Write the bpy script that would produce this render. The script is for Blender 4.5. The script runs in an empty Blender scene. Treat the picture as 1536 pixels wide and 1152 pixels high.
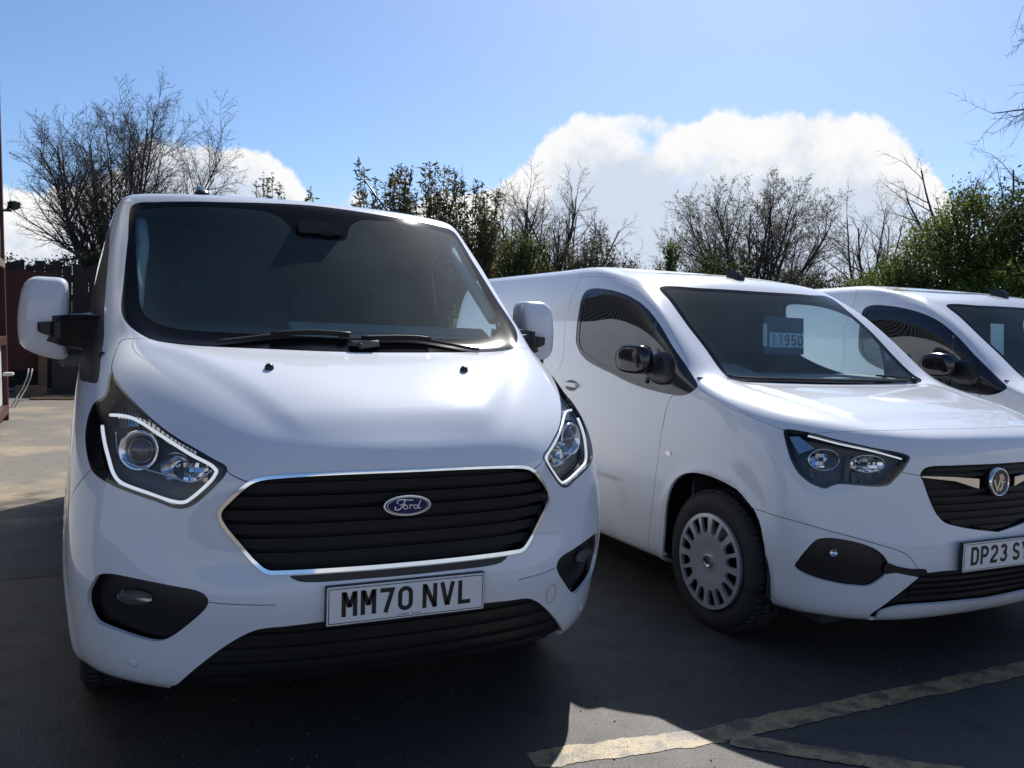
import bpy, bmesh, math, random
import numpy as np
from mathutils import Vector, Matrix
from mathutils.bvhtree import BVHTree
from mathutils.geometry import delaunay_2d_cdt

S = bpy.context.scene
R = math.radians
rng = random.Random(7)

# ---------------------------------------------------------------- camera
cd = bpy.data.cameras.new('camera'); cam = bpy.data.objects.new('camera', cd)
S.collection.objects.link(cam); S.camera = cam
cd.sensor_width = 36; cd.lens = 1302.4/1536*36; cd.clip_start = .05; cd.clip_end = 3000
YAW, PITCH, ROLL, EYE = R(25.668), R(3.3456), R(-1.8506), 1.3835
_f = Vector((math.sin(YAW)*math.cos(PITCH), math.cos(YAW)*math.cos(PITCH), -math.sin(PITCH)))
_r = Vector((math.cos(YAW), -math.sin(YAW), 0)); _d = _f.cross(_r)
_c, _s = math.cos(ROLL), math.sin(ROLL)
right = _c*_r+_s*_d; down = -_s*_r+_c*_d
cam.matrix_world = Matrix(((right.x, -down.x, -_f.x, 0), (right.y, -down.y, -_f.y, 0), (right.z, -down.z, -_f.z, EYE), (0, 0, 0, 1)))

# ---------------------------------------------------------------- light
SUN_EL, SUN_AZ = R(43.5), R(40)          # azimuth from +Y towards +X
W = bpy.data.worlds.new('World'); S.world = W; W.use_nodes = True
sd = bpy.data.lights.new('sun', 'SUN'); sun = bpy.data.objects.new('sun', sd); S.collection.objects.link(sun)
sd.energy = 4.0; sd.angle = R(.53); sd.color = (1, .965, .91)
_to = Vector((math.sin(SUN_AZ)*math.cos(SUN_EL), math.cos(SUN_AZ)*math.cos(SUN_EL), math.sin(SUN_EL)))
sun.rotation_euler = _to.to_track_quat('Z', 'Y').to_euler()
S.view_settings.view_transform = 'Standard'; S.view_settings.look = 'None'
S.view_settings.exposure = 0.46; S.view_settings.gamma = 1.0; S.view_settings.use_curve_mapping = False
S.cycles.max_bounces = 10; S.cycles.transparent_max_bounces = 24; S.cycles.glossy_bounces = 6
S.cycles.use_denoising = True; S.cycles.caustics_reflective = False; S.cycles.caustics_refractive = False
S.cycles.sample_clamp_indirect = 6

class NT:
    """small node-tree writer"""
    def __init__(s, tree): s.t = tree; s.t.nodes.clear()
    def n(s, typ, ins=None, **kw):
        k = s.t.nodes.new('ShaderNode'+typ)
        for a, b in kw.items(): setattr(k, a, b)
        for a, b in (ins or {}).items():
            if isinstance(b, bpy.types.NodeSocket): s.t.links.new(b, k.inputs[a])
            elif b is not None: k.inputs[a].default_value = b
        return k
    def math(s, op, a, b=None, c=None, clamp=False):
        k = s.n('Math', {0: a, 1: b, 2: c}, operation=op); k.use_clamp = clamp; return k.outputs[0]
    def mix(s, f, a, b, blend='MIX'):
        k = s.n('Mix', {0: f, 6: a, 7: b}, data_type='RGBA', blend_type=blend); return k.outputs[2]
    def noise(s, vec, scale, detail=4, rough=.55, dim='3D'):
        return s.n('TexNoise', {'Vector': vec, 'Scale': scale, 'Detail': detail, 'Roughness': rough}, noise_dimensions=dim).outputs[0]
    def ss(s, x, a, b):
        k = s.n('MapRange', {0: x, 1: a, 2: b, 3: 0.0, 4: 1.0}, interpolation_type='SMOOTHSTEP'); return k.outputs[0]
    def ramp(s, x, stops):
        k = s.n('ValToRGB', {0: x}); e = k.color_ramp.elements
        while len(e) < len(stops): e.new(.5)
        for i, (p, c) in enumerate(stops): e[i].position = p; e[i].color = c if len(c) == 4 else (*c, 1)
        return k.outputs[0]

# sky: physical sky with a bank of cumulus low in the north and fair-weather heaps all round
nt = NT(W.node_tree)
sky = nt.n('TexSky', sky_type='NISHITA', sun_disc=False, sun_elevation=SUN_EL, sun_rotation=SUN_AZ, altitude=50, air_density=.85, dust_density=.75, ozone_density=6.0)
co = nt.n('TexCoord').outputs['Generated']
sx = nt.n('SeparateXYZ', {0: co})
az = nt.math('ARCTAN2', sx.outputs[0], sx.outputs[1])                     # 0 towards +Y, + towards +X
el = nt.math('ARCSINE', sx.outputs[2])
n1 = nt.noise(co, 5.5, 6, .55); n2 = nt.noise(co, 17, 6, .62)
cu = nt.n('VectorMath', {0: co, 1: (.012, .004, .022)}, operation='ADD').outputs[0]
bil = nt.math('SUBTRACT', n2, nt.noise(cu, 17, 6, .62))
az01 = nt.n('MapRange', {0: az, 1: -math.pi, 2: math.pi, 3: 0.0, 4: 1.0}).outputs[0]
tops = [(-180, 10), (-140, 6), (-100, 12), (-60, 8), (-20, 6), (-6, 6.0), (-4, 7.6), (0, 8.6), (2.3, 11.6), (4.9, 11.4), (6.3, 10.6), (9.6, 11.0), (11.9, 9.0),
        (13, 7.2), (15, 8.4), (17, 7.0), (19.7, 8.8), (23, 9.2), (24.5, 9.3), (26.5, 11.3), (29, 13.4), (32, 14.2), (35, 13.2), (38, 14.2), (40.5, 13.3), (44, 13),
        (46.3, 14.1), (49, 12.5), (51, 10.5), (53, 6), (80, 9), (130, 12)]
top = nt.ramp(az01, [((a+180)/360, (e/20, e/20, e/20)) for a, e in tops])
eld = nt.math('MULTIPLY', el, 180/math.pi)
tp = nt.math('MULTIPLY', top, 20.0)
pert = nt.math('ADD', nt.math('MULTIPLY', nt.math('SUBTRACT', n1, .5), 4.2), nt.math('MULTIPLY', nt.math('SUBTRACT', n2, .5), 3.6))
hgt = nt.math('SUBTRACT', nt.math('ADD', tp, pert), eld)
mask = nt.ss(hgt, -.2, .45)
n3 = nt.noise(co, 9, 5, .6)
deep = nt.ss(nt.math('ADD', nt.math('MULTIPLY', bil, -9.0), nt.math('ADD', hgt, nt.math('MULTIPLY', nt.math('SUBTRACT', n3, .5), 11.0))), .3, 5.2)
ccol = nt.mix(deep, (1.0, 1.0, 1.0, 1), (.66, .74, .87, 1))
hole = nt.ss(nt.noise(co, 6.5, 5, .6), .28, .42)
low = nt.ss(eld, 9.0, 2.0)
mask = nt.math('MULTIPLY', mask, nt.math('MAXIMUM', hole, low))
sat = nt.n('HueSaturation', {'Saturation': 1.06, 'Color': sky.outputs[0]}); bg = nt.n('Background', {0: sat.outputs[0], 1: .094}); bc = nt.n('Background', {0: ccol, 1: .71})
mx = nt.n('MixShader', {0: mask, 1: bg.outputs[0], 2: bc.outputs[0]})
nt.n('OutputWorld', {0: mx.outputs[0]})

# ---------------------------------------------------------------- materials
MATS = {}
def mat(name, base=(.5, .5, .5), rough=.5, metal=0.0, coat=0.0, spec=.5, emit=0, fn=None):
    m = bpy.data.materials.new(name); m.use_nodes = True; t = NT(m.node_tree)
    b = t.n('BsdfPrincipled', {'Base Color': (*base, 1), 'Roughness': rough, 'Metallic': metal, 'Coat Weight': coat, 'Coat Roughness': .03, 'Specular IOR Level': spec})
    if emit: b.inputs['Emission Color'].default_value = (*base, 1); b.inputs['Emission Strength'].default_value = emit
    out = t.n('OutputMaterial', {0: b.outputs[0]})
    if fn: fn(t, b, out)
    MATS[name] = m; return m
def objco(t): return t.n('TexCoord').outputs['Object']
def bump(t, b, h, dist=.01, strength=1.0):
    k = t.n('Bump', {'Height': h, 'Distance': dist, 'Strength': strength}); t.t.links.new(k.outputs[0], b.inputs['Normal'])
def setc(t, b, sock, val): t.t.links.new(val, b.inputs[sock])

def f_paint(t, b, out):
    c = objco(t); n = t.noise(c, 1.7, 5, .6); g = t.noise(c, 40, 3)
    z = t.n('SeparateXYZ', {0: c}).outputs[2]
    grime = t.math('MULTIPLY', t.ss(z, .85, .2), t.ss(n, .38, .75))     # road film on the lower panels
    col = t.mix(t.math('MULTIPLY', grime, .38), (.79, .81, .84, 1), (.42, .40, .37, 1))
    bf = t.n('NewGeometry').outputs['Backfacing']
    setc(t, b, 'Base Color', t.mix(bf, col, (.05, .05, .055, 1)))        # inner side: grey trim
    setc(t, b, 'Roughness', t.math('ADD', .28, t.math('MULTIPLY', g, .06)))
    bu = t.n('Bump', {'Height': t.math('ADD', t.noise(c, 5.0, 2), t.math('MULTIPLY', t.noise(c, 55, 2), .05)), 'Distance': .0016, 'Strength': .5}); t.t.links.new(bu.outputs[0], b.inputs['Coat Normal'])
    setc(t, b, 'Coat Roughness', t.math('ADD', .02, t.math('MULTIPLY', grime, .25)))
mat('white_paint', coat=1.0, spec=.10, fn=f_paint)
def f_glass(tint, film, refl=.5):
    def f(t, b, out):
        c = objco(t)
        tr = t.n('BsdfTransparent', {0: (*tint, 1)}); gl = t.n('BsdfGlossy', {0: (1, 1, 1, 1), 1: .015})
        ge = t.n('NewGeometry'); dt = t.n('VectorMath', {0: ge.outputs['Incoming'], 1: ge.outputs['Normal']}, operation='DOT_PRODUCT').outputs['Value']
        fr = t.math('ADD', .04, t.math('MULTIPLY', .96, t.math('POWER', t.math('SUBTRACT', 1.0, t.math('ABSOLUTE', dt), clamp=True), 5.0)))   # thin pane: same from both sides
        m1 = t.n('MixShader', {0: t.math('MULTIPLY', fr, refl, clamp=True), 1: tr.outputs[0], 2: gl.outputs[0]})
        df = t.n('BsdfPrincipled', {'Base Color': (.30, .54, .58, 1), 'Roughness': .5})
        w = t.noise(c, 7.0, 5, .6)
        n = t.noise(c, 2.4, 5, .6); sp = t.noise(c, 420, 2)
        f0 = t.math('ADD', t.math('MULTIPLY', t.math('MULTIPLY', w, t.ss(n, .30, .80)), film*.6), t.math('MULTIPLY', t.ss(sp, .66, .74), film*.6))
        f_ = t.math('ADD', f0, film*.7); m2 = t.n('MixShader', {0: f_, 1: m1.outputs[0], 2: df.outputs[0]})
        t.t.links.new(m2.outputs[0], out.inputs[0])
    return f
mat('windscreen_glass', fn=f_glass((.70, .86, .88), .06, .5))
mat('side_glass', fn=f_glass((.88, .93, .93), .004, 1.8))
mat('lens_glass', fn=f_glass((.93, .95, .96), .0))
mat('black_glass', (.005, .005, .006), .12, spec=.08)
mat('black_plastic', (.014, .014, .015), .42)
mat('grille_black', (.007, .007, .0075), .5, spec=.25)
mat('gloss_black', (.010, .010, .011), .16, coat=.5)
mat('grey_plastic', (.10, .10, .105), .5)
mat('rubber', (.018, .018, .019), .75, fn=lambda t, b, o: bump(t, b, t.noise(objco(t), 90, 3), .002, .5))
mat('chrome', (.78, .79, .80), .09, metal=1)
mat('bright_chrome', (.62, .63, .65), .16, metal=1)
mat('reflector', (.72, .74, .77), .13, metal=1)
mat('wheel_silver', (.62, .63, .64), .32, metal=.6, coat=.3)
mat('light_guide', (.86, .90, .95), .25, coat=1, emit=.45)  # unlit strip in the lamp; glow added to make it read white
mat('projector_lens', (.16, .12, .11), .08, coat=1)
mat('lamp_inner', (.085, .085, .085), .4)
mat('plate_white', (.82, .82, .81), .35, coat=.4)
mat('plate_black', (.008, .008, .008), .4)
mat('badge_blue', (.006, .018, .085), .35, spec=.2, coat=.15)
mat('card_dark', (.03, .045, .09), .6); mat('card_tile', (.38, .46, .58), .6); mat('paper', (.75, .78, .78), .8)
mat('cabin_dark', (.022, .023, .025), .8); mat('dash', (.19, .205, .20), .75); mat('pillar_trim', (.30, .31, .31), .7); mat('seat_cloth', (.03, .032, .036), .9)

# ---------------------------------------------------------------- objects
def link(o, parent=None):
    S.collection.objects.link(o)
    if parent is not None: o.parent = parent
    return o
def thing(name, label, cat, loc=(0, 0, 0), rz=0, group=None):
    o = bpy.data.objects.new(name, None); link(o); o.location = loc; o.rotation_euler = (0, 0, rz); o.empty_display_size = .2
    return tag(o, label, cat, group)
def tag(o, label=None, cat=None, group=None, kind=None):
    if label: o['label'] = label
    if cat: o['category'] = cat
    if group: o['group'] = group
    if kind: o['kind'] = kind
    return o
def mk(name, v, f, m, parent=None, normals=None, smooth=True):
    me = bpy.data.meshes.new(name); me.from_pydata([tuple(float(c) for c in p) for p in v], [], [tuple(int(i) for i in q) for q in f])
    me.materials.append(MATS[m] if isinstance(m, str) else m); me.update()
    if smooth: me.polygons.foreach_set('use_smooth', [True]*len(me.polygons))
    if normals is not None: me.normals_split_custom_set_from_vertices([tuple(float(c) for c in n) for n in normals])
    return link(bpy.data.objects.new(name, me), parent)
def copy_tree(o, parent=None):
    c = o.copy(); link(c)
    if parent is not None: c.parent = parent
    for ch in list(o.children): copy_tree(ch, c)
    return c

def facets(g, M, w, h, nx, ny, depth, seed, tilt=.16):
    """faceted bowl of a lamp reflector: every facet a small mirror of its own"""
    q = random.Random(seed)
    for i in range(nx):
        for j in range(ny):
            x0, x1 = -1+2*i/nx, -1+2*(i+.96)/nx; y0, y1 = -1+2*j/ny, -1+2*(j+.96)/ny
            a, b = q.uniform(-tilt, tilt), q.uniform(-tilt, tilt); cx, cy = (x0+x1)/2, (y0+y1)/2; P = []
            if cx*cx*.8+cy*cy*.8 > 1.05: continue
            for x, y in ((x0, y0), (x1, y0), (x1, y1), (x0, y1)):
                z = -depth*(1-.55*cx*cx-.45*cy*cy)+depth*1.1*cx*(x-cx)+depth*.9*cy*(y-cy)+a*(x-cx)*w*.5+b*(y-cy)*h*.5
                P.append(M @ Vector((x*w/2, y*h/2, z)))
            g.add(P, [(0, 1, 2, 3)])
    return g
class Geo:
    def __init__(s): s.v = []; s.f = []
    def add(s, v, f):
        k = len(s.v); s.v += [tuple(p) for p in v]; s.f += [tuple(i+k for i in q) for q in f]; return s
    def box(s, x0, x1, y0, y1, z0, z1, M=None, taper=None):
        v = [(x, y, z) for z in (z0, z1) for x, y in ((x0, y0), (x1, y0), (x1, y1), (x0, y1))]
        if taper: v = [((x-(x0+x1)/2)*(taper if z == z1 else 1)+(x0+x1)/2, (y-(y0+y1)/2)*(taper if z == z1 else 1)+(y0+y1)/2, z) for x, y, z in v]
        if M is not None: v = [tuple(M @ Vector(p)) for p in v]
        return s.add(v, [(0, 3, 2, 1), (4, 5, 6, 7), (0, 1, 5, 4), (1, 2, 6, 5), (2, 3, 7, 6), (3, 0, 4, 7)])
    def tube(s, path, r, seg=8, closed=False, flat=1.0, up=None):
        P = [Vector(p) for p in path]; n = len(P); rs = r if hasattr(r, '__len__') else [r]*n; v = []; ref = Vector(up) if up else None
        for i, p in enumerate(P):
            t = (P[(i+1) % n]-P[i-1]) if closed else (P[min(i+1, n-1)]-P[max(i-1, 0)])
            t = t.normalized() if t.length > 1e-9 else Vector((0, 0, 1))
            a = ref if ref is not None else (Vector((0, 0, 1)) if abs(t.z) < .9 else Vector((1, 0, 0)))
            x = t.cross(a); x = x.normalized() if x.length > 1e-6 else t.orthogonal().normalized(); y = x.cross(t); ref = y if up is None else Vector(up)
            for k in range(seg):
                c = 2*math.pi*k/seg; v.append(p+(x*math.cos(c)+y*math.sin(c)*flat)*rs[i])
        f = []
        for i in range(n if closed else n-1):
            for k in range(seg):
                a, b = i*seg+k, i*seg+(k+1) % seg; c, d = ((i+1) % n)*seg+(k+1) % seg, ((i+1) % n)*seg+k
                f.append((a, d, c, b))
        if not closed: f += [tuple(range(seg)), tuple(range((n-1)*seg, n*seg))[::-1]]
        return s.add(v, f)
    def lathe(s, prof, M, seg=32, cap=True):
        """profile (r, h): h along the local z of M"""
        v = []; n = len(prof)
        for r, h in prof:
            for k in range(seg): c = 2*math.pi*k/seg; v.append(M @ Vector((r*math.cos(c), r*math.sin(c), h)))
        f = [(i*seg+k, i*seg+(k+1) % seg, (i+1)*seg+(k+1) % seg, (i+1)*seg+k) for i in range(n-1) for k in range(seg)]
        if cap: f.append(tuple(range((n-1)*seg, n*seg)))
        return s.add(v, f)
    def prism(s, poly, M, h0, h1):
        n = len(poly); v = [M @ Vector((x, y, h)) for h in (h0, h1) for x, y in poly]
        return s.add(v, [tuple(range(n, 2*n)), tuple(range(n))[::-1]]+[(i, (i+1) % n, n+(i+1) % n, n+i) for i in range(n)])
    def rings(s, rings, cap=True):
        n = len(rings[0]); v = [p for r in rings for p in r]
        f = [(i*n+k, i*n+(k+1) % n, (i+1)*n+(k+1) % n, (i+1)*n+k) for i in range(len(rings)-1) for k in range(n)]
        if cap: f += [tuple(range(n))[::-1], tuple(range((len(rings)-1)*n, len(rings)*n))]
        return s.add(v, f)
    def ribbon(s, pts, w, M, h=0.0, closed=False):
        P = [Vector(p) for p in pts]; n = len(P); L = []
        for i in range(n):
            if not closed and 0 < i < n-1 and (P[i]-P[i-1]).length < 1e-9: L.append(L[-1]); continue
            a = P[i]-P[i-1] if (i > 0 or closed) else P[1]-P[0]
            b = P[(i+1) % n]-P[i] if (i < n-1 or closed) else P[-1]-P[-2]
            na = Vector((-a.y, a.x)).normalized(); nb = Vector((-b.y, b.x)).normalized(); m = na+nb
            m = m.normalized() if m.length > 1e-6 else na; m = m/max(m.dot(na), .52)
            L.append(m*w/2)
        v = [M @ Vector((p.x+q.x*k, p.y+q.y*k, h)) for p, q in zip(P, L) for k in (1, -1)]
        return s.add(v, [(2*i, 2*i+1, (2*i+3) % (2*n), (2*i+2) % (2*n)) for i in range(n if closed else n-1)])
    def build(s, name, m, parent=None, smooth=False, bevel=0, label=None):
        o = mk(name, s.v, s.f, m, parent, smooth=smooth)
        if label: o['label'] = label
        if bevel:
            bm = bmesh.new(); bm.from_mesh(o.data)
            bmesh.ops.recalc_face_normals(bm, faces=bm.faces)
            bmesh.ops.bevel(bm, geom=[e for e in bm.edges if len(e.link_faces) == 2 and e.calc_face_angle(0) > .5], offset=bevel, segments=2, affect='EDGES', clamp_overlap=True)
            bm.to_mesh(o.data); bm.free()
        return o
def frame(p, n, up=(0, 0, 1)):
    """x to the viewer's right, y up, z towards the viewer"""
    n = Vector(n).normalized(); x = Vector(up).cross(n).normalized(); y = n.cross(x)
    return Matrix(((x.x, y.x, n.x, p[0]), (x.y, y.y, n.y, p[1]), (x.z, y.z, n.z, p[2]), (0, 0, 0, 1)))
def arc(cx, cy, rx, ry, a0, a1, n=10): return [(cx+rx*math.cos(R(a0+(a1-a0)*i/n)), cy+ry*math.sin(R(a0+(a1-a0)*i/n))) for i in range(n+1)]

# registration-plate characters, strokes on a 50 x 79 mm cell
GL = {
 'M': [[(7, 0), (7, 79)], [(43, 0), (43, 79)], [(9, 76), (25, 30)], [(41, 76), (25, 30)]], '7': [[(2, 72), (42, 72), (20, 0)]],
 '0': [[*arc(25, 55, 18, 17, 0, 180, 8), *arc(25, 24, 18, 17, 180, 360, 8), (43, 55)]],
 'N': [[(7, 0), (7, 79)], [(43, 0), (43, 79)], [(8, 76), (42, 3)]], 'V': [[(6, 79), (24, 2)], [(44, 79), (26, 2)]], 'L': [[(9, 79), (9, 7), (46, 7)]],
 'D': [[(7, 0), (7, 72), (24, 72), *arc(24, 53, 19, 19, 90, 0, 5), *arc(24, 26, 19, 19, 0, -90, 5), (14, 7)]],
 'P': [[(7, 0), (7, 72), (27, 72), *arc(27, 54, 16, 18, 90, -90, 8), (14, 36)]],
 '2': [[*arc(25, 55, 18, 17, 170, -10, 8), (40, 44), (9, 14), (9, 7), (45, 7)]],
 '3': [[*arc(25, 57, 16, 15, 160, -60, 7), (24, 42)], [(24, 41), *arc(25, 24, 18, 17, 70, -160, 8)]],
 'S': [[*arc(25, 56, 17, 16, 20, 200, 7), (16, 43), (36, 34), *arc(25, 23, 18, 16, 20, -160, 7)]],
 'Y': [[(5, 79), (25, 38), (45, 79)], [(25, 44), (25, 0)]], 'J': [[(41, 79), (41, 24), *arc(24, 24, 17, 17, 0, -160, 7)]],
 '1': [[(14, 62), (26, 73), (26, 0)]], '9': [[*arc(25, 55, 17, 17, 20, 340, 10), (42, 55), (42, 30), *arc(25, 24, 17, 17, 0, -150, 6)]],
 '5': [[(42, 72), (12, 72), (10, 42), *arc(25, 27, 18, 18, 110, -150, 8)]],
}
def write(g, text, M, size, x0, stroke=14, space=11, gap=33):
    """characters `size` metres high, starting at x0 (metres)"""
    k = size/79; x = x0
    for ch in text:
        if ch == ' ': x += (gap-space)*k; continue
        w = 50 if ch != '1' else 34
        for line in GL[ch]: g.ribbon([(x+a*k, b*k-size/2) for a, b in line], stroke*k, M, 0)
        x += (w+space)*k
    return x
def text_width(text, size, space=11, gap=33):
    k = size/79; return sum((gap-space)*k if c == ' ' else ((50 if c != '1' else 34)+space)*k for c in text)-space*k
# ---------------------------------------------------------------- body surfaces
# A van body is one smooth surface: rows of control points run round the van
# from the middle of the nose to the middle of the tail (x >= 0 half only).
def bs_w(t):
    return np.stack([(1-t)**3, 3*t**3-6*t**2+4, -3*t**3+3*t**2+3*t+1, t**3], -1)/6.0
def bs_d(t):
    return np.stack([-(1-t)**2, 3*t**2-4*t, -3*t**2+2*t+1, t**2], -1)/2.0

class Body:
    def __init__(s, P, iters=2, disp=None):
        s.P = np.array(P, float); s.K, s.J, _ = s.P.shape; s.disp = disp
        C = s.P.copy()
        kk, jj = np.meshgrid(np.arange(s.K), np.arange(s.J), indexing='ij')
        for _ in range(iters):
            s.pad(C)
            C = C + (s.P - s.raw(jj.ravel().astype(float), kk.ravel().astype(float))[0].reshape(s.P.shape))
            C[:, 0, 0] = 0; C[:, -1, 0] = 0; C[-1, :, 0] = 0
        s.pad(C)
        du = np.linalg.norm(np.diff(s.P[3:-3], axis=1), axis=2).mean(0)
        dv = np.linalg.norm(np.diff(s.P[:, :9], axis=0), axis=2).mean(1)
        s.su = np.concatenate([[0], np.cumsum(du)]); s.sv = np.concatenate([[0], np.cumsum(dv)])
        s.bvh()
    def pad(s, C):
        m = np.array([-1, 1, 1.])
        C = np.concatenate([C[:, 1:2]*m, C, C[:, -2:-1]*m], 1)
        s.C = np.concatenate([2*C[:1]-C[1:2], C, C[-2:-1]*m], 0)
    def raw(s, u, v):
        iu = np.clip(np.floor(u).astype(int), 0, s.J-2); iv = np.clip(np.floor(v).astype(int), 0, s.K-2)
        tu, tv = u-iu, v-iv
        wu, wv, du, dv = bs_w(tu), bs_w(tv), bs_d(tu), bs_d(tv)
        G = np.stack([np.stack([s.C[iv+a, iu+b] for b in range(4)], 1) for a in range(4)], 1)
        p = np.einsum('na,nb,nabc->nc', wv, wu, G)
        pu = np.einsum('na,nb,nabc->nc', wv, du, G); pv = np.einsum('na,nb,nabc->nc', dv, wu, G)
        n = np.cross(pu, pv); l = np.linalg.norm(n, axis=1, keepdims=True)
        n = np.where(l > 1e-9, n/np.maximum(l, 1e-9), np.array([0, 0, 1.]))
        return p, n, pu, pv
    def pos(s, u, v):
        p, n, _, _ = s.raw(u, v)
        return p + n*s.disp(p)[:, None] if s.disp else p
    def full(s, u, v):
        p = s.pos(u, v); n0 = s.raw(u, v)[1]
        if not s.disp: return p, n0
        e = .012
        u0, u1 = np.maximum(u-e, 0), np.minimum(u+e, s.J-1); v0, v1 = np.maximum(v-e, 0), np.minimum(v+e, s.K-1)
        n = np.cross(s.pos(u1, v)-s.pos(u0, v), s.pos(u, v1)-s.pos(u, v0))
        l = np.linalg.norm(n, axis=1, keepdims=True)
        n = np.where(l > 1e-10, n/np.maximum(l, 1e-10), n0)
        edge = np.abs(p[:, 0]) < 1e-4; n[edge, 0] = 0
        return p, n/np.maximum(np.linalg.norm(n, axis=1, keepdims=True), 1e-9)
    def bvh(s):
        q = 8; s.nu, s.nv = (s.J-1)*q+1, (s.K-1)*q+1; s.q = q
        U, V = np.meshgrid(np.arange(s.nu)/q, np.arange(s.nv)/q)
        p = s.pos(U.ravel(), V.ravel())
        f = []
        for a in range(s.nv-1):
            for b in range(s.nu-1):
                i = a*s.nu+b; f.append((i, i+1, i+1+s.nu, i+s.nu))
        s.tree = BVHTree.FromPolygons([tuple(x) for x in p], f)
    def refine(s, P, idx):
        idx = np.array(idx); P = np.array(P)
        u = (idx % (s.nu-1)+.5)/s.q; v = (idx//(s.nu-1)+.5)/s.q
        for _ in range(12):
            p = s.pos(u, v); _, _, pu, pv = s.raw(u, v); r = P-p
            a = (pu*pu).sum(1)+1e-9; b = (pu*pv).sum(1); c = (pv*pv).sum(1)+1e-9
            x = (pu*r).sum(1); y = (pv*r).sum(1); d = a*c-b*b+1e-12
            u = np.clip(u+np.clip((c*x-b*y)/d, -.2, .2), 0, s.J-1); v = np.clip(v+np.clip((a*y-b*x)/d, -.2, .2), 0, s.K-1)
        return u, v
    def near(s, pts, mode='near'):
        """nearest (u, v) of points given as (x, y, z); mode side: (y, z) seen from the side; front: (x, z)"""
        P, I = [], []
        for p in pts:
            if mode == 'side': h = s.tree.ray_cast((3, p[0], p[1]), (-1, 0, 0))
            elif mode == 'front': h = s.tree.ray_cast((p[0], -3, p[1]), (0, 1, 0))
            elif mode == 'top': h = s.tree.ray_cast((p[0], p[1], 5), (0, 0, -1))
            else: h = s.tree.find_nearest((abs(p[0]) if p[0] < -.02 else p[0], p[1], p[2]))
            if h[0] is None: h = s.tree.find_nearest((1, p[0], p[1]) if mode == 'side' else (p[0], 0, p[1]))
            P.append(tuple(h[0])); I.append(h[2])
        return s.refine(P, I)
    def chart(s, u, v): return np.stack([np.interp(u, np.arange(s.J), s.su), np.interp(v, np.arange(s.K), s.sv)], -1)
    def unchart(s, c): return np.interp(c[:, 0], s.su, np.arange(s.J)), np.interp(c[:, 1], s.sv, np.arange(s.K))

def smooth_line(pts, closed, step=.014):
    P = np.array(pts, float); n = len(P); out = []
    for i in range(n if closed else n-1):
        p0, p1, p2, p3 = (P[(i-1) % n], P[i], P[(i+1) % n], P[(i+2) % n]) if closed else (P[max(i-1, 0)], P[i], P[i+1], P[min(i+2, n-1)])
        d0, d1, d2 = [max(np.linalg.norm(b-a)**.5, 1e-5) for a, b in ((p0, p1), (p1, p2), (p2, p3))]
        m1 = (p1-p0)/d0-(p2-p0)/(d0+d1)+(p2-p1)/d1; m2 = (p2-p1)/d1-(p3-p1)/(d1+d2)+(p3-p2)/d2
        m1 *= d1; m2 *= d1
        if d0 < 1e-4: m1 = p2-p1
        if d2 < 1e-4: m2 = p2-p1
        k = max(1, int(math.ceil(np.linalg.norm(p2-p1)/step)))
        for q in range(k):
            t = q/k
            out.append((2*t**3-3*t**2+1)*p1+(t**3-2*t**2+t)*m1+(-2*t**3+3*t**2)*p2+(t**3-t**2)*m2)
    if not closed: out.append(P[-1])
    return np.array(out)

def inside(poly, pts):
    x, y = pts[:, 0], pts[:, 1]; r = np.zeros(len(pts), bool)
    a = poly; b = np.roll(poly, -1, 0)
    for (x0, y0), (x1, y1) in zip(a, b):
        if y0 == y1: continue
        c = ((y0 > y) != (y1 > y)) & (x < (x1-x0)*(y-y0)/(y1-y0)+x0)
        r ^= c
    return r

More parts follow.
